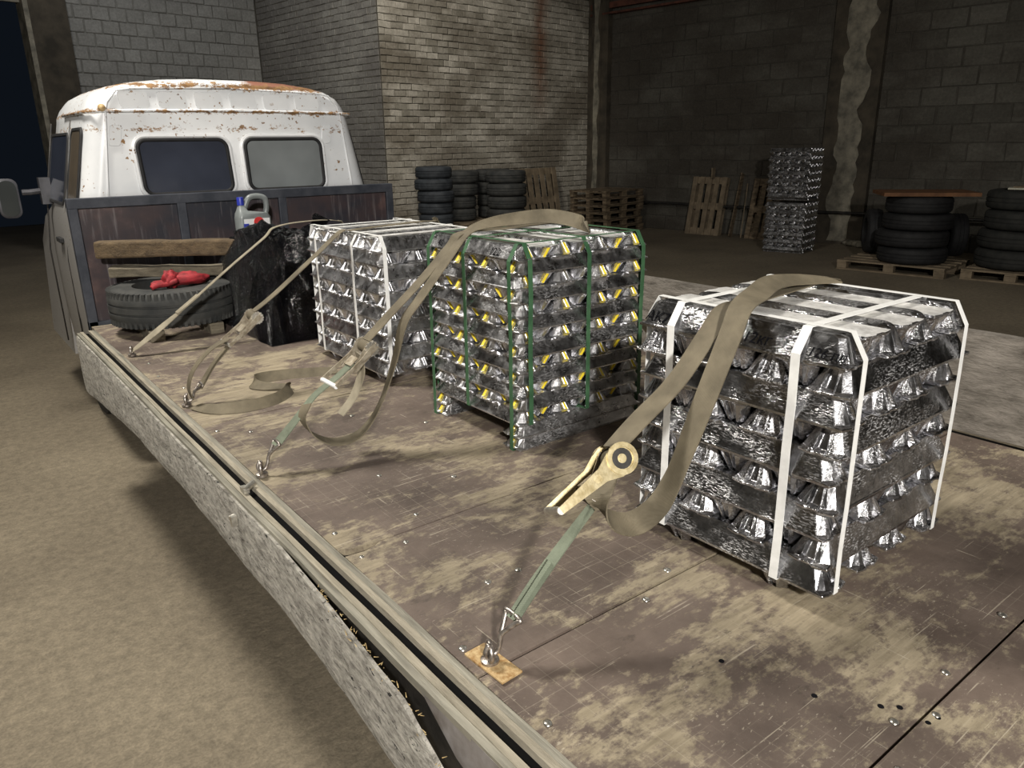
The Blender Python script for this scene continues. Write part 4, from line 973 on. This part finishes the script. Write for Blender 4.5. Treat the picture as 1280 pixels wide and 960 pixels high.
for i, (dx, dy, a_, lb) in enumerate(((-.1, .12, .3, 'pale paper sheet on the left of the grey tyre stack top'), (.1, -.10, .5, 'pale paper sheet on the right of the grey tyre stack top'))):
    tag(MB().box((-.14, -.1, 0), (.14, .1, .02), M=Matrix.Translation((11.9 + dx, 3.98 + dy, .146 + .25 * 1.06 * 4 + .01 + i * .045)) @ Matrix.Rotation(a_, 4, 'Z')).build('paper_sheet', MT['paper']), lb, 'paper')
tag(MB().box((-.22, -.22, 0), (.24, .22, .016), M=Matrix.Translation((11.98, 3.92, .146 + .25 * 1.06 * 4 + .03))).build('cardboard', MT['pallet_pale']), 'flat cardboard piece between papers on the grey tyre stack', 'cardboard')
# leaning pallets on the block wall
leaning_pallet(H(.42, 3.42, 0), -DU, math.radians(12), 1.2, .80, 'upright pallet leaning on the block wall left of the far ingot stack', MT['pallet_pale'], 5, 'leaning pallets')
leaning_pallet(H(.46, 4.75, 0), -DU, math.radians(14), 1.2, .62, 'dark pallet leaning on the block wall right behind the far ingot stack', MT['pallet'], 4, 'leaning pallets')
tag(MB().beam(H(.45, 4.12, .01), H(.06, 4.10, 1.25), .12, .02, up=tuple(-DV)).build('plank', MT['pallet']), 'single dark board leaning on the wall between the two pallets', 'plank')
tag(MB().tube([H(.52, 4.40, .01), H(.05, 4.22, 1.05)], .012, 6).build('stick', MT['pallet_pale']), 'thin pale stick leaning on the wall beside the dark board', 'stick')
tag(MB().beam(H(.20, 3.5, 1.14), H(.20, 3.5, 1.36), .11, .03, up=tuple(DV)).build('wood_offcut', MT['pallet_pale']), 'small pale offcut sticking up above the leaning pallet', 'wood')
# brick corner clutter
pz = .48
for i, (u, l) in enumerate(((5.70, 1.15), (4.20, 1.5))):
    for k in range(3):
        flat_pallet(H(u, .90, k * .152), math.atan2(DU.y, DU.x) + rnd(-.02, .02), l, 1.6, ('%s pallet of the low pile under the %s tyres by the brick wall' % (('lowest', 'middle', 'topmost')[k], ('narrow stack of', 'wide cluster of')[i])), MT['pallet'] if k < 2 else MT['pallet_pale'], 'pallet piles by the brick wall')
z0 = .462
tyre_stack(tuple(H(5.52, .85)[:2]), .345, .20, 5, MT['rubber_blue'], '%s tyre of the narrow dark stack against the brick wall', z0, 'narrow tyre stack at brick wall', shrink=[.93, .95, 1.0, 1.03, .98], jit=.02)
tyre_stack(tuple(H(4.08, 1.28)[:2]), .385, .225, 4, MT['rubber_grey'], '%s tyre in the front column of the tyre cluster against the brick wall', z0, 'tyre cluster at brick wall', jit=.01, shrink=[.98, 1.0, 1.02, 1.02])
tyre_stack(tuple(H(4.58, .50)[:2]), .36, .225, 4, MT['rubber_grey'], '%s tyre in the rear left column of the tyre cluster against the brick wall', z0, 'tyre cluster at brick wall', jit=.01, shrink=[.85, .88, 1.0, 1.04])
tyre_stack(tuple(H(3.70, .50)[:2]), .36, .225, 4, MT['rubber_grey'], '%s tyre in the rear right column of the tyre cluster against the brick wall', z0, 'tyre cluster at brick wall', jit=.01, shrink=[.85, .88, 1.0, 1.04])
leaning_pallet(H(2.28, .50, .02), -DV, math.radians(10), 1.38, 1.55, 'wide slatted pallet leaning on the brick wall right of the tyre cluster', MT['pallet_pale'], 8, 'leaning pallets at brick wall')
for k in range(6):
    flat_pallet(H(.98 + rnd(-.02, .02), 1.32 + rnd(-.03, .03), k * .152), math.atan2(DU.y, DU.x) + rnd(-.04, .04), 1.3, 1.05, '%s pallet in the dark pallet pile in the wall corner' % ('lowest', 'second', 'third', 'fourth', 'fifth', 'topmost')[k], MT['pallet'], 'corner pallet pile')
rb_ = MB(); 
for i in range(7): blob(rb_, H(.35 + rnd(-.1, .15), 6.45 + i * .10, .05), .11, .09, .06, rnd(0, 3), i, 10, 7)
tag(rb_.build('plaster_rubble', MT['plaster'], smooth=True, kind='stuff'), 'small heap of fallen plaster rubble at the foot of the peeled pillar', 'rubble')
# double far ingot stack
def far_pack(z0, label):
    c = Vector((12.22, 7.72, 0)); r = thing('ingot_pack', label, 'ingot bundle', c + Vector((0, 0, z0)), 'far ingot stack')
    me = ingot_mesh(.36, .105, .058, .058, [MT['alu'], MT['yellow'], MT['alu']]); A = Matrix.Rotation(HA + .12, 4, 'Z')
    for l in range(13):
        for i in range(8):
            off = -.31 + .62 * i / 7; rot = A @ (Matrix.Rotation(math.pi / 2, 4, 'Z') if l % 2 else Matrix.Identity(4))
            M = rot @ Matrix.Translation((0, off, .05 + l * .0625)); 
            if i % 2: M = M @ Matrix.Translation((0, 0, .058)) @ Matrix.Rotation(math.pi, 4, 'X')
            M.translation += Vector((0, 0, 0)); inst(me, 'ingot', r, M)
    for s in (-.25, .25):
        M = A @ Matrix.Translation((0, s, 0)) @ Matrix.Diagonal((1, .8, .8, 1)); inst(me, 'ingot', r, M)
    return r
far_pack(0.0, 'lower bundle of the double ingot stack on the floor by the block wall')
far_pack(.90, 'upper bundle of the double ingot stack by the block wall')
